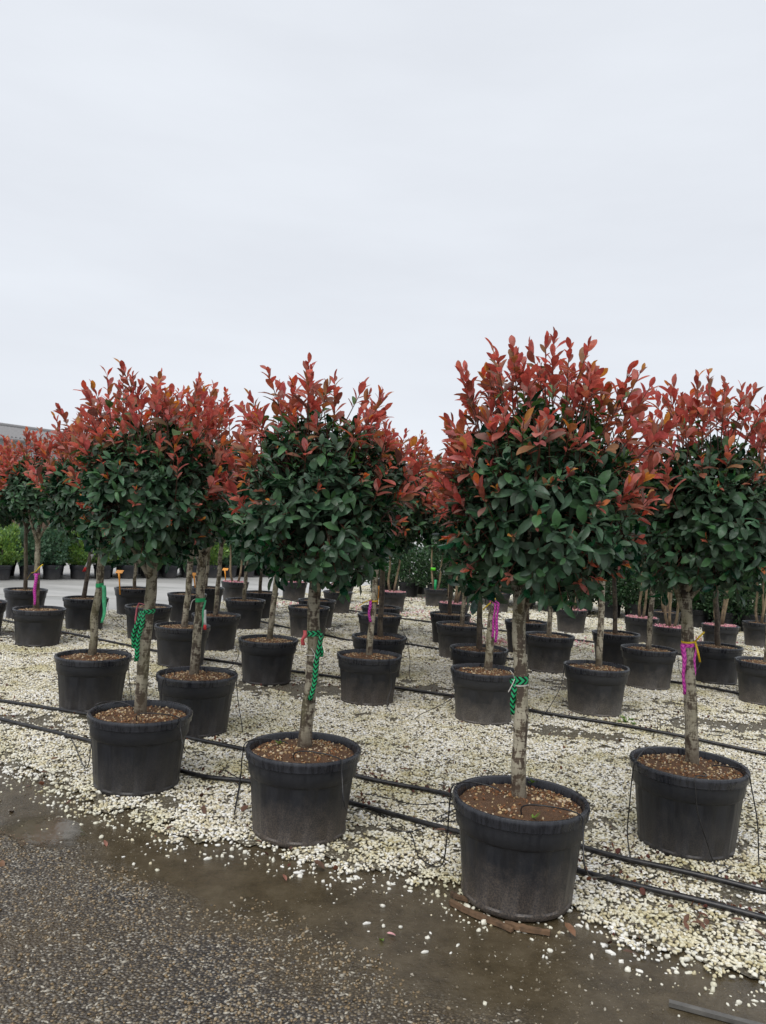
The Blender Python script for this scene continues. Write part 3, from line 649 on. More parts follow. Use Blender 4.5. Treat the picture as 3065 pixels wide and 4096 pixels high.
# ------------------------------------------------------------------ photinia trees
TREES = {}
def trunk_curve(p0, p1, rg, n=26):
    c = np.linspace(p0, p1, 6); c[1:-1, :2] += rg.normal(0, .006, (4, 2)); return spline(c, n)
def build_tree(key, rim_px, label, group=None, barkm='bark', top_px=None, crown=None, rt=.033, kmax=None, seed=None, red=1., sidered=1., topz=None, lean=None):
    Lx, Ly, Rx, Ry = rim_px; rg = np.random.default_rng(seed if seed is not None else abs(hash_(key)))
    P = gnd((Lx+Rx)/2/K, (Ly+Ry)/2/K, POT_H-.02); X, Y = P[0], P[1]
    near = Y < 6.8; q = 1. if Y < 6 else (.82 if Y < 9 else .66); ls = .90 if Y < 6 else (1.0 if Y < 9 else 1.12)
    root = empty('potted_tree', (X, Y, GZ)); tag(root, label, 'potted tree', group)
    put_pot(root, near, 2 if key in ('A1', 'A2', 'B4') else key in DUSTY, SOILS[rg.integers(0, 3)], rg.uniform(0, 6))
    base = np.array([rg.normal(0, .012), rg.normal(0, .012), SOIL_Z-.05])
    if top_px is not None:
        (bx, by), (tx, ty) = top_px; pb = gnd(bx, by, POT_H-.02)-np.array([X, Y, 0]); 
        base[:2] = np.clip(pb[:2], -.06, .06); tp = at_depth(tx, ty, Y)-np.array([X, Y, GZ]); top = np.array([tp[0], base[1]+rg.normal(0, .03), 1.30])
        top[0] = base[0]+(tp[0]-base[0])*(1.30-base[2])/max(tp[2]-base[2], .4)
    else:
        ln_ = lean if lean is not None else rg.normal(0, .025); top = base+np.array([ln_, rg.normal(0, .03), 1.30-base[2]])
    if crown is not None:
        cx, cy, rx, rz, ty = crown; c = at_depth(cx, cy, Y)-np.array([X, Y, GZ]); c[1] = top[1]; sc_ = Y/F_PX*K
        rad = np.array([rx*sc_, rx*sc_, rz*sc_])-np.array([.05, .05, .02]); tz = (at_depth(cx, ty, Y)-np.array([X, Y, GZ]))[2]
    else:
        c = np.array([top[0]+rg.normal(0, .03), top[1]+rg.normal(0, .03), 1.74+rg.normal(0, .03)]); rad = np.array([.42, .42, .365])*rg.uniform(.86, 1.08); tz = topz or (2.52 if key[0] == 'B' else 2.42)+rg.normal(0, .07); red *= rg.uniform(.75, 1.15)
    ctr = trunk_curve(base, top, rg); zz = np.linspace(0, 1, len(ctr))
    rr = rt*(1.0+.35*np.exp(-zz*22)-.12*zz)*(1+.035*np.sin(zz*31+rg.uniform(0, 6)))
    V, Fc = tube(ctr, rr, 14 if near else 9); tr = mobj('trunk', pmesh('trunk', V, Fc, barkm), root)
    nb_ = 6 if near else 4
    for k in range(nb_):                    # limbs fan out from the head of the trunk
        a = 6.28*k/nb_+rg.uniform(-.4, .4); e = c+np.array([math.cos(a)*rad[0]*.72, math.sin(a)*rad[1]*.72, rad[2]*rg.uniform(-.25, .5)])
        s_ = ctr[-1]-np.array([0, 0, rg.uniform(.0, .12)]); mid = s_*.55+e*.45+np.array([0, 0, -.06])
        V, Fc = tube(spline([s_, mid, e], 9), np.linspace(rt*.55, .006, 9), 7); mobj('branch', pmesh('branch', V, Fc, barkm), tr)
    V, Fc = tube(spline([ctr[-1]-np.array([0, 0, .05]), (ctr[-1]+c)/2+np.array([.02, .01, 0]), c+np.array([0, 0, rad[2]*.5])], 9), np.linspace(rt*.86, .006, 9), 8); mobj('branch', pmesh('branch', V, Fc, barkm), tr)
    Lv, tw = crown_leaves(rg, c, rad, tz, q, red, sidered, ls, {'A1': 2, 'A3': 3, 'A2': 3, 'A4': 4}.get(key, 2))
    cr = mobj('crown', twig_mesh('twigs', tw, .0035 if near else .004, .0016 if near else .0022), root)
    # leaves that show largest become objects of their own
    K_ = kmax if kmax is not None else (300 if Y < 5 else 220 if Y < 8 else 120)
    wp = Lv.p+np.array([X, Y, GZ])+Lv.a*Lv.l[:, None]*.5; v = nrm(CAM-wp); fac = np.abs((Lv.n*v).sum(1)); outw = (((wp-np.array([X, Y, GZ])-c)/rad)*v).sum(1)
    px, py = project(wp); inf = (px > 0) & (px < PW) & (py > 0)
    score = Lv.l**2*fac*np.clip(outw-.25, 0.001, .75)*inf*np.where(Lv.c >= 8, 1.5, 1.)
    order = np.argsort(-score); pick, rest = order[:K_], order[K_:]
    fo = mobj('foliage', Lv.mesh(rest, 'foliage'), cr); fo['kind'] = 'stuff'
    for i in pick:
        o = bpy.data.objects.new('leaf', leaf_mesh(int(Lv.sh[i]), int(Lv.c[i])))
        R = Lv.R[i]*Lv.l[i]; o.matrix_basis = Matrix(((*R[0], Lv.p[i][0]), (*R[1], Lv.p[i][1]), (*R[2], Lv.p[i][2]), (0, 0, 0, 1)))
        o.parent = cr; COL.objects.link(o)
    TREES[key] = dict(root=root, X=X, Y=Y, ctr=ctr+np.array([X, Y, GZ]), rr=rr)
def hash_(s): return sum((i+1)*ord(c_)*31 for i, c_ in enumerate(s))
DUSTY = {'C20', 'C23', 'B6', 'B5', 'C25', 'C27', 'C14', 'C15'}
T_ = [
 ('A1', (1805, 3190, 2356, 3240), 'potted photinia tree whose pot stands on a split wood strip beside the silt', None, 'bark_pale', ((1123, 1725), (1130, 1270)), (1178, 1092, 220, 222, 722), .032),
 ('A2', (984, 2985, 1445, 3035), 'potted photinia tree with narrow green chevron ribbon and short coral ribbon, pot base splashed', None, 'bark', ((657, 1618), (683, 1250)), (690, 1085, 183, 185, 785), .035),
 ('A3', (351, 2872, 776, 2859), 'potted photinia tree with doubled green chevron ribbon and pink loop on its trunk', None, 'bark', ((303, 1545), (330, 1215)), (332, 1065, 158, 152, 790), .035),
 ('A4', (2510, 3033, 2997, 3112), 'potted photinia tree with magenta tails and yellow tie on mottled dark trunk', None, 'bark', ((1483, 1642), (1498, 1290)), (1550, 1115, 168, 175, 785), .034),
 ('B1', (223, 2637, 526, 2630), 'potted photinia tree with plain bright green ribbon hanging from its trunk', None, 'bark', ((205, 1415), (217, 1190)), None, .032),
 ('B2', (627, 2716, 952, 2703), 'potted photinia tree with thin green band, string and red-ended tag on trunk', None, 'bark', ((428, 1452), (437, 1200)), None, .035),
 ('B3', (953, 2565, 1196, 2568), 'potted photinia tree with leaning ribbonless trunk just behind the coral-ribboned tree', None, 'bark', ((583, 1382), (598, 1230)), None, .03),
 ('B4', (1349, 2625, 1606, 2635), 'potted photinia tree with short magenta braid and yellow tie high on pale trunk', None, 'bark_pale', ((798, 1412), (812, 1230)), None, .03),
 ('B5', (1806, 2685, 2078, 2698), 'potted photinia tree with long braided magenta ribbon on peeling pale trunk', None, 'bark_pale', ((1053, 1450), (1072, 1260)), None, .034),
 ('B6', (2253, 2665, 2518, 2685), 'potted photinia tree with smooth pale ribbonless trunk and moss beside its pot', None, 'bark_pale', ((1290, 1440), (1303, 1300)), None, .03),
 ('C1', (47, 2445, 269, 2442), 'potted photinia tree with slender trunk, straight magenta ribbon and yellow twist', None, 'bark', ((82, 1313), (80, 1160)), None, .034),
 ('C3', (249, 2399, 439, 2399), 'potted photinia tree with white tag ending in red hanging by dark trunk', None, 'bark_dark', ((188, 1292), (190, 1190)), None, .03),
 ('C4', (460, 2359, 610, 2359), 'potted photinia tree with orange stake, alone in its pot near the wet road', None, 'bark', None, None, .028),
 ('C9', (616, 2512, 846, 2512), 'potted photinia tree with ribbonless leaning trunk just behind the red-tagged tree', None, 'bark', ((398, 1357), (412, 1225)), None, .034),
 ('C18', (1408, 2552, 1626, 2558), 'potted photinia tree with straight dark trunk directly behind the short magenta braid', None, 'bark_dark', ((823, 1370), (826, 1230)), None, .03),
 ('C21', (1796, 2598, 2036, 2608), 'potted photinia tree with dark ribbonless trunk directly behind the braided magenta ribbon', None, 'bark_dark', ((1035, 1405), (1040, 1260)), None, .03),
 ('C26', (2757, 2580, 2970, 2602), 'potted photinia tree with dark trunk and clean black pot behind the magenta-tailed tree', None, 'bark_dark', ((1548, 1395), (1552, 1290)), None, .032),
]
for k_, px, lb, gp, bk, tp, crn, rt in T_:
    build_tree(k_, px, lb, gp, bk, tp, crn, rt, red={'A1': 1.4, 'A2': .85, 'A3': 1.25, 'A4': 1.1}.get(k_, 1.), sidered={'A1': 1.9, 'A3': 2.0, 'A2': .8, 'A4': .5}.get(k_, 1.))
BACKS = [
 ('C0', (-170, 2415, 20, 2413), 'potted photinia tree on the road side of the straight magenta ribbon tree', 'bark'),
 ('C2', (15, 2365, 193, 2364), 'potted photinia tree with dark trunk close behind the straight magenta ribbon', 'bark_dark'),
 ('C5', (497, 2432, 693, 2432), 'potted photinia tree standing right behind the doubled chevron ribbon', 'bark'),
 ('C6', (670, 2382, 828, 2382), 'potted photinia tree in pot behind the leaning trunk and thin green band', 'bark'),
 ('C7', (761, 2356, 894, 2356), 'potted photinia tree at the road with an orange stake at its pot rim', 'bark'),
 ('C10', (764, 2465, 966, 2468), 'potted photinia tree whose pot shows behind the red end of the tag', 'bark'),
 ('C11', (901, 2405, 1063, 2407), 'potted photinia tree with slim trunk in front of a petal-covered pot', 'bark'),
 ('C12', (965, 2375, 1121, 2375), 'potted photinia tree with dark trunk between two petal-covered pots', 'bark_dark'),
 ('C14', (1154, 2435, 1319, 2435), 'potted photinia tree whose dusty pot is crossed by the coral-ribboned trunk', 'bark'),
 ('C15', (1194, 2405, 1344, 2409), 'potted photinia tree in dusty pot just behind the pot crossed by coral-ribboned trunk', 'bark'),
 ('C16', (1448, 2435, 1603, 2435), 'potted photinia tree farthest back behind the short magenta braid, orange stake in its soil', 'bark'),
 ('C17', (1432, 2465, 1606, 2469), 'potted photinia tree in middle pot of the three stacked behind the short magenta braid', 'bark_dark'),
 ('C19', (1720, 2459, 1884, 2465), 'potted photinia tree with dark leaning trunk behind a dusty pot near pink petals', 'bark_dark'),
 ('C20', (1741, 2502, 1934, 2508), 'potted photinia tree with pale trunk in dusty pot next to the dark leaning trunk', 'bark'),
 ('C22', (2023, 2492, 2190, 2495), 'potted photinia tree in black pot behind the pale trunk tied with white string', 'bark'),
 ('C23', (2099, 2545, 2296, 2552), 'potted photinia tree in dusty pot beside the pale trunk tied with white string', 'bark'),
 ('C24', (2366, 2535, 2563, 2545), 'potted photinia tree with dark trunk behind the smooth pale ribbonless trunk', 'bark_dark'),
 ('C25', (2481, 2592, 2709, 2612), 'potted photinia tree in dusty pot between smooth pale trunk and magenta-tailed tree', 'bark'),
 ('C27', (2942, 2645, 3185, 2668), 'potted photinia tree in dusty pot on the outer side of the magenta-tailed tree', 'bark')]
for k_, px, lb, bk in BACKS: build_tree(k_, px, lb, None, bk, None, None, .029)

# ------------------------------------------------------------------ multi-stemmed shrubs in dusty pots with pink petals
def build_multistem(i, rim_px, label, group, pink, nst=3, scale=.92, green_tag=False):
    Lx, Ly, Rx, Ry = rim_px; rg = np.random.default_rng(900+i); P = gnd((Lx+Rx)/2/K, (Ly+Ry)/2/K, (POT_H-.02)*scale); X, Y = P[0], P[1]
    root = empty('potted_shrub', (X, Y, GZ)); tag(root, label, 'potted shrub', group)
    put_pot(root, False, True, SOIL_PINK[i % 2] if pink else SOILS[i % 3], rg.uniform(0, 6), scale)
    c = np.array([rg.normal(0, .04), rg.normal(0, .04), 1.45]); cr = None
    for k in range(nst):
        a = 6.28*k/nst+rg.uniform(-.5, .5)+.4; b_ = np.array([math.cos(a)*.035, math.sin(a)*.035, SOIL_Z*scale-.03]); m1 = np.array([math.cos(a)*.09, math.sin(a)*.09, .55]); e = np.array([math.cos(a)*.15, math.sin(a)*.15, 1.30])
        V, Fc = tube(spline([b_, m1+rg.normal(0, .012, 3), (m1+e)/2+rg.normal(0, .02, 3), e], 14), np.linspace(.024, .013, 14), 8); mobj('stem', pmesh('stem', V, Fc, 'bark_tan'), root)
    Lv = Leaves(); tw = []
    rad = np.array([.36, .36, .38])
    for n in fib(130, rg):
        p = c+n*rad*rg.uniform(.8, 1.05); shoot(Lv, rg, p, n+np.array([0, 0, .4])+rg.normal(0, .25, 3), 7, .012, .5, 1.7, .075, .095, lambda q_: int(rg.choice(iG[:5])), .3, [0, 1, 2]); tw.append((c+n*rad*.3, p))
    Lv.done(); cr = mobj('crown', twig_mesh('twigs', tw, .005, .002), root); f_ = mobj('foliage', Lv.mesh(np.arange(len(Lv.p)), 'foliage'), cr); f_['kind'] = 'stuff'
    return X, Y
PINKL = 'dusty potted multi-stemmed shrub with pink petals covering its soil'; PINKG = 'multi-stemmed shrubs with pink petals'
BAREL = 'dusty potted shrub with tan stems and no petals on its soil'; BAREG = 'multi-stemmed shrubs without petals'
for i, px in enumerate([(883, 2332, 1000, 2332), (1121, 2332, 1236, 2332), (1305, 2343, 1425, 2343), (1511, 2372, 1631, 2372), (1747, 2415, 1885, 2422), (2221, 2442, 2352, 2445), (2490, 2472, 2642, 2479), (2608, 2512, 2759, 2515), (2797, 2502, 2965, 2512)]):
    build_multistem(i, px, PINKL, PINKG, True, 2+i % 3)
D5 = build_multistem(20, (1696, 2359, 1794, 2362), 'grey potted shrub with two straight tan stems and green tags', None, False, 2, .88)
for i, px in enumerate([(1289, 2372, 1415, 2372), (1934, 2375, 2048, 2377), (2590, 2450, 2730, 2455), (2972, 2492, 3110, 2500)]):
    build_multistem(30+i, px, BAREL, BAREG, False, 2+i % 2)

# ------------------------------------------------------------------ background potted bushes
def bush_mesh(seed, n, rx, rz, cols, ll, up, tall):
    rg = np.random.default_rng(seed); d = nrm(rg.normal(size=(n, 3))); lob = 1+.16*np.sin(4*np.arctan2(d[:, 1], d[:, 0])+seed)+.13*np.sin(6*d[:, 2]+seed*2)
    r = rg.uniform(.55, 1.06, n)**.6*lob; p = d*np.array([rx, rx, rz])*r[:, None]+np.array([0, 0, tall])
    a = nrm(d*.7+np.array([0, 0, up])+rg.normal(0, .5, (n, 3))); nn = nrm(np.cross(a, rg.normal(size=(n, 3)))); w = np.cross(nn, a); l = ll*rg.uniform(.6, 1.3, n)[:, None]
    V = np.stack([p, p+a*l*.5+w*l*.26, p+a*l, p+a*l*.5-w*l*.26], 1); T = np.array([[0, 1, 2], [0, 2, 3]])[None]+4*np.arange(n)[:, None, None]
    cl = np.array(cols)[rg.integers(0, len(cols), n)]; C = np.repeat(cl[:, None], 4, 1)
    return trimesh('foliage', V.reshape(-1, 3), T.reshape(-1, 3), C.reshape(-1, 4), 'leaf', False)
LIGHTB = [bush_mesh(40+i, 2600, .36+.03*i, .40, [(.12, .24, .055, .3), (.17, .31, .06, .35), (.09, .19, .055, .3), (.21, .34, .065, .35)], .085, 1.0, .70) for i in range(3)]
BLUEB = [bush_mesh(50+i, 2600, .34, .38, [(.07, .15, .085, .2), (.09, .19, .11, .2), (.05, .12, .07, .2)], .075, .8, .68) for i in range(2)]
DARKB = [bush_mesh(60+i, 3000, .48, .46, [(.02, .06, .022, .1), (.03, .085, .03, .12), (.045, .12, .04, .15), (.014, .042, .018, .1)], .07, .5, .72) for i in range(3)]
def bush(mesh, x, y, label, group, sc_=1., rot=0, ps=.8):
    root = empty('potted_bush', (x, y, .0)); tag(root, label, 'potted bush', group)
    p = mobj('pot', POT_FAR[0], root); p.scale = (ps,)*3; mobj('rim', POT_FAR[1], p)
    f_ = mobj('foliage', mesh, root); f_.scale = (sc_,)*3; f_.rotation_euler.z = rot; f_['kind'] = 'stuff'
    V, Fc = tube([(0, 0, .2), (.01, 0, .45), (0, .01, .7)], [.02, .016, .01], 6); mobj('stem', pmesh('stem', V, Fc, 'bark_dark'), root)
ha, hb = gnd(-130, 1256), gnd(660, 1246); ha[2] = hb[2] = 0; hd = nrm(hb-ha); hn = np.array([-hd[1], hd[0], 0]); hl = np.linalg.norm(hb-ha)
rg = np.random.default_rng(21); k = 0
for row in range(3):
    n = int(hl/.62)
    for i in range(n):
        p = ha+hd*(i+.5*(row % 2)+rg.uniform(-.1, .1))*.62+hn*(.25+row*.62); blue = rg.random() < .25
        bush(BLUEB[k % 2] if blue else LIGHTB[k % 3], p[0], p[1], 'low blue-green bush in black pot across the wet road' if blue else 'feathery light green bush in black pot across the wet road', 'blue-green bushes across the road' if blue else 'light green bushes across the road', rg.uniform(.86, 1.12), rg.uniform(0, 6)); k += 1
rg = np.random.default_rng(22)
for i, (u, v_, row) in enumerate([(820+j*62, 1284+j*6.5, r) for r in (0, 1) for j in range(14)]):
    p = gnd(u, v_); p = p+np.array([.25*row, .95*row, 0]); s_ = rg.uniform(.9, 1.15)
    bush(DARKB[i % 3], p[0], p[1], 'rounded dark green leafy bush in black pot behind the multi-stemmed shrubs', 'dark green bushes at the back', s_, rg.uniform(0, 6), .85)

# ------------------------------------------------------------------ shed far left, a distant tree
e0 = np.array([-17.5, 23.8, 0]); ed_ = nrm(np.array([1, 1.2, 0])); en = np.array([-ed_[1], ed_[0], 0]); SL = 17.5; EH = 4.24; RH = 5.25; SD = 6.2
sh = empty('shed', tuple(e0)); tag(sh, 'long low shed with grey corrugated roof behind the bushes', 'shed')
def shed_pt(s, d_, z): p = ed_*s+en*d_; return (p[0], p[1], z)
def prism(name, s0, s1, d0, d1, z0, z1, material):
    V = [shed_pt(s, d_, z) for z in (z0, z1) for s, d_ in ((s0, d0), (s1, d0), (s1, d1), (s0, d1))]
    return mobj(name, pmesh(name, V, [(3, 2, 1, 0), (4, 5, 6, 7), (0, 1, 5, 4), (1, 2, 6, 5), (2, 3, 7, 6), (3, 0, 4, 7)], material, False), sh)
prism('wall', 0, SL, .35, 12, 1.3, EH-.05, 'shed_wall'); prism('plinth', -.02, SL+.02, .30, 12.05, -.05, 1.3, 'shed_brown')
V, Fc = [], []; ns = 480
for i in range(ns+1):
    s = -.3+(SL+.6)*i/ns; wv = .035*math.sin(i*math.pi/2*.999)
    for d_, z in ((0, EH), (SD, RH), (12.4, EH)): V.append(shed_pt(s, d_, z+wv))
for i in range(ns):
    for k in (0, 1): a = i*3+k; Fc.append((a, a+3, a+4, a+1))
ro = mobj('roof', pmesh('roof', V, Fc, 'shed_roof', False), sh); md = ro.modifiers.new('thick', 'SOLIDIFY'); md.thickness = .05
V, Fc = tube([shed_pt(-.35, SD, RH+.03), shed_pt(SL+.35, SD, RH+.03)], [.12, .12], 8); mobj('ridge_cap', pmesh('ridge_cap', V, Fc, 'shed_roof'), ro)
V, Fc = tube([shed_pt(-.35, -.08, EH-.10), shed_pt(SL+.35, -.08, EH-.10)], [.07, .07], 8); mobj('gutter', pmesh('gutter', V, Fc, 'shed_roof'), sh)
tp = at_depth(930, 1000, 46.); tr = empty('distant_tree', (tp[0], 46., 0)); tag(tr, 'small pale green tree far beyond the nursery rows', 'tree')
V, Fc = tube([(0, 0, 0), (.05, 0, 2.2), (0, .05, 4.2)], [.16, .12, .05], 8); mobj('trunk', pmesh('trunk', V, Fc, 'bark_dark'), tr)
f_ = mobj('crown', bush_mesh(99, 2600, 1.5, 1.5, [(.06, .10, .04, .2), (.08, .13, .05, .2)], .28, .4, 4.3), tr)

# ------------------------------------------------------------------ irrigation pipes
PIPES = [
 ('black irrigation pipe on white gravel, the one running closest to the path', [(-120, 1530), (0, 1557), (200, 1607), (400, 1672), (540, 1695), (760, 1740), (990, 1805), (1245, 1885), (1450, 1940), (1655, 1990), (1800, 2025)], .0130),
 ('black irrigation pipe on white gravel, second from the path, between front and second pots', [(-120, 1502), (0, 1517), (190, 1547), (360, 1585), (530, 1625), (780, 1683), (980, 1727), (1250, 1832), (1450, 1885), (1655, 1932), (1800, 1965)], .0130),
 ('black irrigation pipe on gravel behind the ribboned second-row trees', [(-80, 1322), (0, 1340), (160, 1372), (350, 1412), (510, 1435), (730, 1467), (850, 1487), (980, 1507), (1140, 1537), (1320, 1566), (1480, 1597), (1655, 1632), (1760, 1652)], .0135),
 ('black irrigation pipe crossing gravel among the unribboned back trees', [(520, 1335), (610, 1355), (690, 1372), (760, 1385), (860, 1391), (1000, 1412), (1200, 1440), (1460, 1477), (1600, 1501), (1720, 1520)], .0135),
 ('black irrigation pipe near the petal-strewn gravel at the back', [(600, 1293), (700, 1312), (860, 1336), (980, 1352), (1100, 1366), (1300, 1392), (1500, 1420)], .0135),
]
for lb, px, r in PIPES:
    P = np.array([gnd(x, y, GZ+r) for x, y in px]); C_ = spline(P, 90); C_[:, 2] = GZ+r+.016+.004*np.sin(np.arange(90)*.37); C_[:, 0] += .006*np.sin(np.arange(90)*.6)
    V, Fc = tube(C_, r, 10); o = mobj('irrigation_pipe', pmesh('irrigation_pipe', V, Fc, 'hose')); tag(o, lb, 'pipe', 'irrigation pipes')

# ------------------------------------------------------------------ thin drip tubes looping over the pot rims
def drip(key, ang, ends, label, group=None, r=.0032, hump=.055, inner=.12, turn=.7):
    T = TREES[key]; c = np.array([T['X'], T['Y'], GZ]); d = np.array([math.cos(ang), math.sin(ang), 0]); d2 = np.array([math.cos(ang+turn), math.sin(ang+turn), 0])
    P = [c+d2*inner+np.array([0, 0, SOIL_Z-.01]), c+d2*inner*1.05+np.array([0, 0, SOIL_Z+hump*.8]), c+(d+d2)*.5*.235+np.array([0, 0, SOIL_Z+hump+.01]), c+d*.288+np.array([0, 0, POT_H+.008]), c+d*.305+np.array([0, 0, POT_H-.05])]
    P += [np.array(e) for e in ends]
    V, Fc = tube(spline(P, 46), r, 6); o = mobj('drip_tube', pmesh('drip_tube', V, Fc, 'hose')); tag(o, label, 'drip tube', group)
def gp(x, y, z=GZ+.012): return gnd(x, y, z)
def ang_px(key, x, y): p = gnd(x, y, POT_H)-np.array([TREES[key]['X'], TREES[key]['Y'], 0]); return math.atan2(p[1], p[0])
def mid(key, a, rr, z): T = TREES[key]; return (T['X']+math.cos(a)*rr, T['Y']+math.sin(a)*rr, GZ+z)
a = ang_px('A1', 1258, 1772); drip('A1', a, [mid('A1', a-.1, .36, .22), gp(1340, 1885), gp(1372, 1905), gp(1420, 1893)], 'thin black drip tube over the rim of the pot on the wood strip', turn=-.9, inner=.15)
a = ang_px('A1', 985, 1705); drip('A1', a, [mid('A1', a, .31, .2), mid('A1', a-.1, .34, .05), gp(905, 1850), gp(880, 1790), gp(800, 1748)], 'thin black drip tube curling on the gravel between the two pots at the path', turn=-.6, hump=.03)
a = ang_px('A2', 762, 1660); drip('A2', a, [mid('A2', a, .36, .2), gp(800, 1745), gp(850, 1790), gp(905, 1793), gp(985, 1755)], 'thin black drip tube over the rim of the splashed pot', turn=-.9, inner=.16)
a = ang_px('A2', 545, 1612); drip('A2', a, [mid('A2', a, .31, .25), mid('A2', a, .33, .06), gp(520, 1690)], 'thin black drip tube over the far rim of the splashed pot', turn=-.7, hump=.03)
a = ang_px('A3', 405, 1562); drip('A3', a, [mid('A3', a, .36, .25), gp(440, 1625), gp(500, 1672), gp(545, 1690)], 'thin black drip tube from the doubled-chevron tree pot down to the pipes', turn=-.9, inner=.14)
a = ang_px('A3', 225, 1530); drip('A3', a, [mid('A3', a, .31, .2), mid('A3', a, .34, .05), gp(150, 1590), gp(110, 1590)], 'thin black drip tube behind the doubled-chevron tree pot', turn=-.6, hump=.04)
a = ang_px('A4', 1362, 1650); drip('A4', a, [mid('A4', a, .315, .2), mid('A4', a, .32, .06), gp(1362, 1855)], 'thin black drip tube hanging straight beside the magenta-tailed tree pot', turn=-.9, inner=.17, hump=.06)
a = ang_px('A4', 1510, 1705); drip('A4', a, [mid('A4', a+.05, .30, .26), mid('A4', a+.22, .285, .13), mid('A4', a+.40, .275, .02), gp(1580, 1870), gp(1540, 1895)], 'thin black drip tube lying across the face of the magenta-tailed tree pot', turn=.5, hump=.02)
a = ang_px('A4', 1612, 1680); drip('A4', a, [mid('A4', a, .34, .2), gp(1640, 1870), gp(1655, 1905)], 'thin black drip tube off the outer rim of the magenta-tailed tree pot', turn=.6, hump=.03)
a = ang_px('B2', 505, 1452); drip('B2', a, [mid('B2', a, .33, .2), gp(524, 1580), gp(518, 1600), gp(490, 1612)], 'thin black drip tube hanging beside the red-tagged tree pot', turn=.6, hump=.03)
a = ang_px('B2', 352, 1468); drip('B2', a, [mid('B2', a, .31, .22), mid('B2', a, .33, .05), gp(330, 1580)], 'thin black drip tube on the inner side of the red-tagged tree pot', turn=-.8, inner=.16)
a = ang_px('B1', 270, 1410); drip('B1', a, [mid('B1', a, .33, .2), mid('B1', a, .36, .03), gp(285, 1562)], 'thin black drip tube hanging beside the plain green-ribboned tree pot', turn=.6, hump=.03)
DG, DL = 'drip tubes on the back pots', 'thin black drip tube hanging from a pot behind the front row'
rg = np.random.default_rng(71)
for key in ('B3', 'B4', 'B5', 'B6', 'C1', 'C3', 'C9', 'C18', 'C20', 'C21', 'C23', 'C25', 'C17', 'C26', 'C22', 'C14'):
    a = rg.choice([-.5, 3.6])+rg.normal(0, .3); e = mid(key, a+rg.normal(0, .3), rg.uniform(.45, .7), .012)
    drip(key, a, [mid(key, a, .34, .2), e, mid(key, a+.3, rg.uniform(.7, .9), .012)], DL, DG, turn=rg.uniform(-.8, .8), hump=rg.uniform(.02, .06))
# loose coils of tube on the gravel
for lb, px in (('loose thin black tube lying across the gravel between the two pipes', [(770, 1712), (830, 1722), (900, 1738), (960, 1733), (985, 1745), (940, 1770), (985, 1775)]), ('loose thin black tube curled on gravel near moss', [(1420, 1570), (1470, 1548), (1500, 1552), (1492, 1575), (1560, 1588), (1600, 1560)]), ('loose thin black tube on gravel by the doubled-chevron tree pot', [(60, 1590), (140, 1578), (190, 1592), (240, 1600)]), ('loose thin black tube ring on gravel between pipe and outer pot', [(1265, 1850), (1300, 1838), (1320, 1850), (1300, 1868), (1340, 1862)])):
    V, Fc = tube(spline([gnd(x, y, GZ+.013) for x, y in px], 40), .003, 6); tag(mobj('drip_tube', pmesh('drip_tube', V, Fc, 'hose')), lb, 'drip tube')

# ------------------------------------------------------------------ ribbons, tags, labels
def trunk_at(key, z):
    T = TREES[key]; i = int(np.clip(np.searchsorted(T['ctr'][:, 2], z), 0, len(T['ctr'])-1)); return T['ctr'][i], T['rr'][i]
def strip(name, pts, width, wdir, material, parent, uvw=1., fold=0.):
    V, Fc, U = [], [], []; s = 0
    for i, p in enumerate(pts):
        p = np.asarray(p, float); s += 0 if i == 0 else np.linalg.norm(p-np.asarray(pts[i-1]))
        w = np.asarray(wdir[i] if isinstance(wdir, list) else wdir, float)*(width[i] if hasattr(width, '__len__') else width)/2; nrm_ = np.array([0, -1., 0])*fold
        V += [p-w, p+nrm_, p+w]; U += [(0, s), (uvw/2, s), (uvw, s)]
    for i in range(len(pts)-1):
        for k in (0, 1): a = i*3+k; Fc.append((a, a+1, a+4, a+3))
    o = mobj(name, pmesh(name, V, Fc, material, True, U), parent); md = o.modifiers.new('thick', 'SOLIDIFY'); md.thickness = .0008; return o
def band(key, z, h, material, parent, name='band'):
    c, r = trunk_at(key, z); V, Fc, U = [], [], []; n = 28
    for k in range(n+1):
        a = 2*math.pi*k/n
        for j, dz in enumerate((-h/2, h/2)): V.append((c[0]+(r+.0025)*math.cos(a), c[1]+(r+.0025)*math.sin(a), z+dz+.004*math.sin(a+1))); U.append((j*1., a*r))
    for k in range(n): Fc.append((2*k, 2*k+2, 2*k+3, 2*k+1))
    return mobj(name, pmesh(name, V, Fc, material, True, U), parent)
def tail(key, z, side, length, w, material, parent, name='tail', lean=0., front=.9, uvw=1., fold=.004, curl=.0, angle=0.):
    c, r = trunk_at(key, z); x0 = c[0]+side*(r+.004); y0 = c[1]-r*front; n = 14; P = []; W = []
    for i in range(n):
        q = i/(n-1); P.append((x0+lean*q+side*curl*math.sin(q*math.pi)+.004*math.sin(q*9+side), y0-.012*math.sin(q*math.pi)-.004, z-length*q)); tw_ = angle+.5*math.sin(q*4+side); W.append(np.array([math.cos(tw_), math.sin(tw_), 0]))
    return strip(name, P, w, W, material, parent, uvw, fold)
def tie(key, z, label, cat='ribbon'):
    c, r = trunk_at(key, z); e = empty('ribbon', (0, 0, 0)); tag(e, label, cat); return e
def zpx(key, y, x=None):                      # height of a photo row at this tree's depth
    T = TREES[key]; px_ = project(T['ctr'][6])[0]/K if x is None else x; return at_depth(px_, y, T['Y'])[2]
def wire(pts, r, material, parent, name): V, Fc = tube(spline(pts, 16), r, 6); return mobj(name, pmesh(name, V, Fc, material), parent)
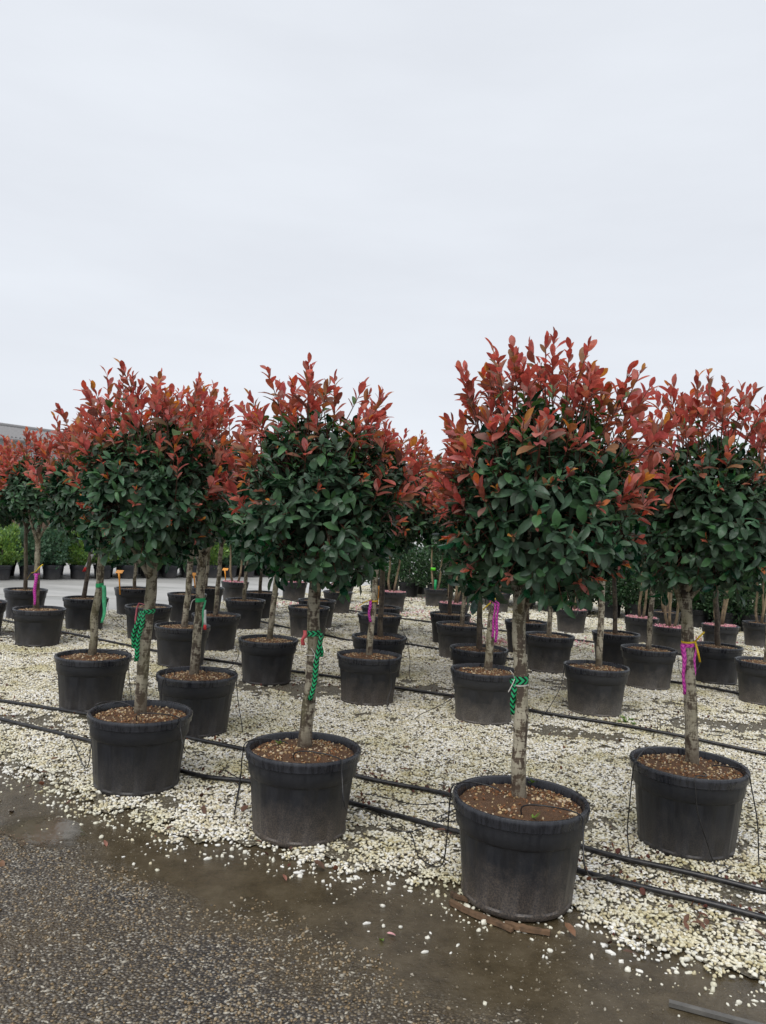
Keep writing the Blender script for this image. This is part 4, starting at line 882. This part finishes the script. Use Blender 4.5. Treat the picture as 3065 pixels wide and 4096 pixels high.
# front pots
z = zpx('A1', 1472); e = tie('A1', z, 'green and black chevron band and tail tied with white string on pale trunk'); band('A1', z, .034, 'chevron', e); tail('A1', z, -1, .155, .030, 'chevron', e, lean=.004, front=.2)
band('A1', z-.022, .006, 'string', e, 'string'); c, r = trunk_at('A1', z-.02); 
wire([c+np.array([-r, -.015, -.005]), c+np.array([-r-.012, -.03, .02]), c+np.array([-r-.025, -.03, .035])], .0022, 'string', e, 'string_end'); wire([c+np.array([-r, -.015, -.005]), c+np.array([-r-.014, -.03, -.03]), c+np.array([-r-.028, -.03, -.06])], .0024, 'string', e, 'string_end')
z = zpx('A2', 1367); e = tie('A2', z, 'narrow green chevron ribbon with long tail and short coral tail'); band('A2', z, .028, 'chevron', e); tail('A2', z, 1, .34, .026, 'chevron', e, lean=-.035, front=.5, curl=.006); tail('A2', z, 1, .12, .018, 'chevron', e, lean=.012, front=.2)
tail('A2', z+.012, -1, .075, .020, 'coral_band', e, lean=-.012, front=.7, name='coral_tail')
c, r = trunk_at('A2', z-.11); band('A2', z-.11, .004, 'string', e, 'string'); wire([c+np.array([-.01, -r-.003, 0]), c+np.array([.01, -r-.012, -.03]), c+np.array([.004, -r-.01, -.07])], .0016, 'string', e, 'string_end')
z = zpx('A3', 1318); e = tie('A3', z, 'broad doubled green chevron ribbon with pink loop'); band('A3', z, .026, 'chevron', e); tail('A3', z, -1, .215, .026, 'chevron', e, lean=-.035, front=.6, curl=.01); tail('A3', z, -.55, .285, .026, 'chevron', e, lean=-.03, front=1.05)
c, r = trunk_at('A3', z); strip('pink_loop', [c+np.array([-r*.6, -r-.004, .004]), c+np.array([-r-.018, -r, .012]), c+np.array([-r-.030, -r, -.02]), c+np.array([-r-.034, -r, -.08]), c+np.array([-r-.030, -r, -.13])], .012, np.array([.6, .8, 0]), 'pink_band', e)
z = zpx('A4', 1397); e = tie('A4', z, 'magenta ribbon tails with yellow tie on mottled dark trunk'); band('A4', z, .022, 'magenta', e); tail('A4', z, -1, .26, .024, 'magenta', e, lean=.018, front=.8, curl=.004); tail('A4', z, 1, .20, .017, 'magenta', e, lean=-.01, front=.4)
band('A4', z+.014, .012, 'yellow_band', e, 'yellow_tie'); c, r = trunk_at('A4', z+.014); strip('yellow_end', [c+np.array([r, -r*.6, 0]), c+np.array([r+.018, -r, .03]), c+np.array([r+.042, -r, .055])], .010, np.array([.6, -.2, -.7]), 'yellow_band', e); strip('yellow_end', [c+np.array([r, -r*.6, 0]), c+np.array([r+.012, -r, -.05]), c+np.array([r+.026, -r, -.105])], .011, np.array([.9, -.3, .1]), 'yellow_band', e)
# second row
z = zpx('B1', 1264); e = tie('B1', z, 'plain bright green ribbon hanging beside trunk'); band('B1', z, .032, 'green_band', e); tail('B1', z, 1, .30, .032, 'pale_green_band', e, lean=.008, front=.3, curl=.022)
z = zpx('B2', 1296); e = tie('B2', z, 'thin green band with white string on trunk above red-ended tag'); band('B2', z, .028, 'green_band', e); tail('B2', z, 1, .20, .014, 'pale_green_band', e, lean=-.008, front=.2)
c, r = trunk_at('B2', z); wire([c+np.array([-r, -.02, 0]), c+np.array([-r-.022, -.02, -.02]), c+np.array([-r-.034, -.02, -.085])], .003, 'string', e, 'string_end')
def two_tone_tag(key, z, side, label, lean, L1, L2, w):
    c, r = trunk_at(key, z); e = empty('hanging_tag'); tag(e, label, 'tag'); x = c[0]+side*(r+.008); y = c[1]-.02
    P = [np.array([x+lean*q, y-.01*q, z-(L1+L2)*q]) for q in np.linspace(0, 1, 9)]; k = 6
    strip('white_part', P[:k+1], w, np.array([.93, .3, .0]), 'white_tag', e); strip('red_part', [p+np.array([0, -.0015, 0]) for p in P[k:]], w, np.array([.93, .3, 0]), 'red_tag', e)
    if w > .02:
        strip('number', [P[2]+np.array([0, -.003, 0]), P[3]+np.array([0, -.003, 0])], w*.3, np.array([.93, .3, 0]), 'print', e)
two_tone_tag('B2', z-.07, 1, 'white tag with red end hanging below thin green band', .012, .10, .045, .020)
two_tone_tag('C3', zpx('C3', 1197), 1, 'long white tag with red end by dark trunk in front of bushes', -.10, .17, .07, .042)
z = zpx('C1', 1240); e = tie('C1', z, 'straight magenta ribbon with yellow twist on slender trunk'); tail('C1', z, .3, .36, .034, 'magenta', e, front=1.1); band('C1', z, .02, 'magenta', e); c, r = trunk_at('C1', z)
strip('yellow_end', [c+np.array([0, -r-.01, .0]), c+np.array([.04, -r-.01, .05]), c+np.array([.08, -r-.01, .09])], .014, np.array([.6, 0, -.7]), 'yellow_band', e); strip('yellow_end', [c+np.array([0, -r-.01, .0]), c+np.array([-.05, -r-.01, -.02]), c+np.array([-.09, -r-.01, -.09])], .014, np.array([.6, 0, .7]), 'yellow_band', e)
z = zpx('B4', 1295); e = tie('B4', z, 'short magenta braid with yellow tie high on pale trunk'); tail('B4', z, -1, .20, .026, 'magenta', e, lean=.005, front=.6, curl=.008); band('B4', z-.01, .014, 'yellow_band', e); c, r = trunk_at('B4', z); strip('yellow_end', [c+np.array([-r, -r, -.01]), c+np.array([-r-.05, -r, -.03]), c+np.array([-r-.11, -r, -.075])], .012, np.array([.3, 0, .9]), 'yellow_band', e)
z = zpx('B5', 1300); e = tie('B5', z, 'long braided magenta ribbon with yellow tie on peeling trunk'); band('B5', z, .02, 'magenta', e); tail('B5', z, .2, .30, .020, 'magenta', e, lean=-.01, front=1.1); tail('B5', z, .9, .34, .024, 'magenta', e, lean=-.005, front=.9); c, r = trunk_at('B5', z); strip('yellow_end', [c+np.array([-r-.06, -r, -.085]), c+np.array([-.01, -r-.01, 0]), c+np.array([r+.03, -r-.01, .055])], .013, np.array([.6, 0, -.6]), 'yellow_band', e)
# green tags on the two-stemmed grey pot
X, Y = D5; e = empty('ribbon'); tag(e, 'small green tags on the two-stemmed shrub in grey pot', 'ribbon')
P0 = at_depth(941, 1252, Y-.09); strip('tail', [P0, P0-np.array([0, 0, .15]), P0-np.array([-.005, 0, .30])], .05, np.array([1, 0, 0]), 'green_band', e); P0 = at_depth(936, 1228, Y-.09); strip('band', [P0+np.array([0, 0, .02]), P0-np.array([0, 0, .04])], .10, np.array([1, 0, 0]), 'lime_band', e)
# orange stake labels
def stake(base, top, label, head_w=.105, head_h=.06):
    e = empty('plant_label', tuple(base)); tag(e, label, 'plant label', None); h = top-base
    V, Fc = tube([(0, 0, -.06), tuple(h*.6), tuple(h)], [.011, .012, .016], 6); mobj('stem', pmesh('stem', V, Fc, 'orange'), e)
    V = []; 
    for dy in (0, .006):
        for sx, sz in ((-.5, 0), (.5, 0), (.62, 1), (-.38, 1)): V.append((h[0]+sx*head_w, h[1]-.01+dy+sz*head_h*.6, h[2]+sz*head_h*.75))
    mobj('head', pmesh('head', V, [(0, 1, 2, 3), (7, 6, 5, 4), (0, 4, 5, 1), (1, 5, 6, 2), (2, 6, 7, 3), (3, 7, 4, 0)], 'orange', False), e)
for key, (bx, by), (tx, ty), lb in (('C4', (260, 1276), (257, 1238), 'orange plant label stake in the pot standing alone near the road'), ('C7', (423, 1271), (419, 1243), 'orange plant label stake between trunks behind the red-tagged tree'), (None, (488, 1252), (486, 1232), 'orange plant label stake in petal-covered pot beside the wet road'), ('C16', (815, 1303), (820, 1272), 'orange plant label stake squeezed between pale and dark trunks')):
    z_ = SOIL_Z+GZ+.01; p = gnd(bx, by, z_); q = at_depth(tx, ty, p[1]); stake(p, q, lb)
P0 = at_depth(487, 1213, gnd(488, 1252, .39)[1]+.02)
# ------------------------------------------------------------------ small things on the ground
FL = np.array([(.09, .018, .014, .05), (.13, .03, .02, .05), (.06, .02, .015, .05), (.17, .06, .03, .08), (.30, .10, .08, .1), (.20, .40, .03, .2), (.70, .35, .38, .2)])
FME = []
for i, c_ in enumerate(FL): v, f_ = LEAF[(i*2+1) % 3]; FME.append(trimesh('fallen_leaf', v, f_, np.repeat(c_[None], len(v), 0), 'leaf'))
def fallen(x, y, ci, l, label, group, cat='leaf', name='fallen_leaf', rs=None):
    rg = np.random.default_rng(int(x*7+y*13)); ins = inside(np.array([x*0.]), np.array([0.]), BEDA); p = gnd(x, y, GZ+.02); ing = bool(inside(np.array([p[0]]), np.array([p[1]]), BEDA)[0])
    p = gnd(x, y, GZ+.030 if ing else .0165); o = mobj(name, FME[ci]); a = rg.uniform(0, 6.28); o.rotation_euler = (rg.normal(0, .12), .10+rg.normal(0, .08), a); o.scale = (l, l*rg.uniform(.7, 1.1), l); o.location = (p[0]-math.cos(a)*l/2, p[1]-math.sin(a)*l/2, p[2]); tag(o, label, cat, group)
rg = np.random.default_rng(31)
spots = [(370, 1783), (420, 1792), (225, 1668), (90, 1668), (60, 1700), (530, 1745), (590, 1690), (1320, 1870), (1398, 1900), (1372, 1910), (1450, 1955), (1240, 1545), (1190, 1550), (1330, 1560), (1258, 1565), (990, 1770), (955, 1792), (880, 1612), (900, 1690), (870, 1660), (940, 1640), (780, 1715), (650, 1530), (1630, 1600), (1610, 1612), (1560, 1720), (1640, 1660), (1205, 1500), (560, 1820), (440, 1745), (30, 1745), (300, 1640), (120, 1640), (1590, 1990), (1640, 2015), (1365, 2055), (1310, 2020), (1230, 2000), (690, 1860), (510, 1468), (590, 1455), (15, 1470), (150, 1455), (60, 1448), (1480, 1700), (1460, 1590)]
for x, y in spots: fallen(x+rg.normal(0, 3), y+rg.normal(0, 3), int(rg.choice([0, 1, 2, 0, 1, 3])), rg.uniform(.045, .075), 'dark red-brown fallen leaf lying on the white gravel', 'fallen leaves on the gravel')
for i in range(7): fallen(1505+rg.normal(0, 14), 1985+rg.normal(0, 7), int(rg.choice([0, 1])), rg.uniform(.045, .07), 'dark red leaf in the heap of leaves beside the outer end of the pipe', 'leaf heap by the pipe')
fallen(825, 2026, 5, .045, 'bright green fallen leaf on the brown silt', None); fallen(845, 2016, 6, .035, 'pale pink petal beside green leaf on the silt', None, 'petal', 'petal')
fallen(228, 1818, 4, .055, 'pinkish curled leaf on the wet silt by the puddle', None); fallen(5, 1862, 3, .05, 'orange-brown fallen leaf on the wet asphalt', None); fallen(615, 1892, 4, .05, 'tan shrivelled leaf on silt in front of splashed pot', None)
# pink petals on gravel at the back
n = 1100; cs = [(800, 1316, .9), (905, 1330, 1.), (1000, 1345, .6), (1010, 1385, .5), (960, 1300, .8), (660, 1310, .6), (1220, 1392, .6), (1480, 1385, .8), (1090, 1395, .5)]
pp = []
for i in range(n):
    u, v_, s_ = cs[rg.integers(0, len(cs))]; c_ = gnd(u, v_); pp.append((c_[0]+rg.normal(0, .45*s_), c_[1]+rg.normal(0, .5*s_), GZ+.03))
o = mobj('petals', lumps(rg, np.array(pp), rg.uniform(.012, .024, n), .2, np.array([(.78, .35, .42), (.82, .5, .52), (.66, .28, .32), (.55, .30, .24)])[rg.integers(0, 4, n)], 'petals', 'petal')); tag(o, 'pink petals scattered on gravel among the back pots', 'petals', kind='stuff')
pp = []
for _, px, _r in PIPES[:3]:
    C_ = spline(np.array([gnd(x, y) for x, y in px]), 200)
    for i in rg.integers(10, 190, 260): pp.append((C_[i][0]+rg.normal(0, .05), C_[i][1]+rg.normal(0, .05), GZ+.024))
for i in range(420):
    yy = rg.uniform(2.9, 9); xx = rg.uniform(-.52, .56)*yy
    if inside(np.array([xx]), np.array([yy]), BEDA)[0]: pp.append((xx, yy, GZ+.026))
n = 700
for i in range(n):
    u, v_ = [(960, 1302), (930, 1296), (640, 1475), (60, 1374), (1590, 1412)][rg.integers(0, 5)]; c_ = gnd(u, v_); pp.append((c_[0]+rg.normal(0, .4), c_[1]+rg.normal(0, .3), GZ+.02))
n = len(pp); o = mobj('leaf_litter', lumps(rg, np.array(pp), np.clip(rg.lognormal(-4.75, .4, n), .004, .018), .15, np.array([(.10, .03, .02), (.16, .06, .03), (.07, .03, .02)])[rg.integers(0, 3, n)], 'litter', 'chips')); tag(o, 'brown leaf litter and crumbs lying along pipes and between the pots', 'litter', kind='stuff')
# split wood strips under the foremost pot
def plank(px, w, h, label):
    P = [gnd(x, y, .010) for x, y in px]; a, b2 = P[0], P[-1]; d = nrm(b2-a); s = np.cross(d, [0, 0, 1]); V, Fc = [], []; n = 12; rg = np.random.default_rng(int(px[0][0]))
    for i in range(n+1):
        q = i/n; c_ = a+(b2-a)*q+s*.006*math.sin(q*5); ww = w*(.55+.45*math.sin(min(q*3+.3, math.pi-.35)))*rg.uniform(.85, 1.1)
        hh = h*rg.uniform(.8, 1.2)
        V += [c_+s*ww/2, c_-s*ww/2, c_-s*ww*.42+np.array([0, 0, hh]), c_+s*ww*.40+np.array([0, 0, hh*.8])]
    for i in range(n):
        for k in range(4): a_, b_ = i*4+k, i*4+(k+1) % 4; Fc.append((a_, a_+4, b_+4, b_))
    Fc += [(0, 1, 2, 3), (4*n+3, 4*n+2, 4*n+1, 4*n)]
    tag(mobj('wood_strip', pmesh('wood_strip', V, Fc, 'plank', False)), label, 'wood')
plank([(972, 1952), (1105, 2014)], .026, .017, 'long split brown wood strip in front of the foremost pot'); plank([(1090, 1998), (1188, 2022)], .026, .017, 'shorter brown wood strip sticking out past the pot toward gravel'); plank([(975, 1932), (1010, 1950)], .022, .016, 'short weathered wood stub against the pot at gravel edge')
# grey edging strip
a = gnd(1445, 2168, .012); b2 = gnd(1700, 2235, .012); d = nrm(b2-a); s = np.cross(d, [0, 0, 1])*.011
V = [tuple(p+np.array([0, 0, z_])) for z_ in (-.004, .010) for p in (a-s, b2-s, b2+s, a+s)]
tag(mobj('edging_strip', pmesh('edging_strip', V, [(3, 2, 1, 0), (4, 5, 6, 7), (0, 1, 5, 4), (1, 2, 6, 5), (2, 3, 7, 6), (3, 0, 4, 7)], 'edging', False)), 'flat grey edging strip half buried at the gravel edge', 'edging')
# moss and tiny weeds
def weed(p, n, l, label, group=None):
    rg = np.random.default_rng(int(abs(p[0])*1000)); V, Fc = [], []
    for k in range(n):
        a = rg.uniform(0, 6.28); d = np.array([math.cos(a), math.sin(a), rg.uniform(.3, 1.)])*l*rg.uniform(.6, 1.2); w = np.array([-math.sin(a), math.cos(a), 0])*l*.14; b_ = np.array(p); i = len(V)
        V += [b_, b_+d*.55+w, b_+d*.55-w, b_+d-np.array([0, 0, l*.1])]; Fc += [(i, i+2, i+1), (i+1, i+2, i+3)]
    tag(mobj('weed', pmesh('weed', V, Fc, 'weed', False)), label, 'weed', group)
for (x, y), n, l, lb in (((1150, 1692), 9, .035, 'small green weed right behind the trunk in the foremost pot'), ((1150, 1767), 8, .03, 'small green weed under the drip tube in the foremost pot'), ((602, 1607), 9, .035, 'small green weed left of trunk in the splashed pot')):
    weed(gnd(x, y, SOIL_Z+GZ+.01), n, l, lb)
for x, y in ((1345, 1552), (1352, 1560), (1362, 1556), (1338, 1560), (1330, 1568), (1370, 1565)): weed(gnd(x, y, GZ+.01), 26, .035, 'mossy green tuft on gravel beside the pale-trunked ribbonless tree', 'moss tufts')
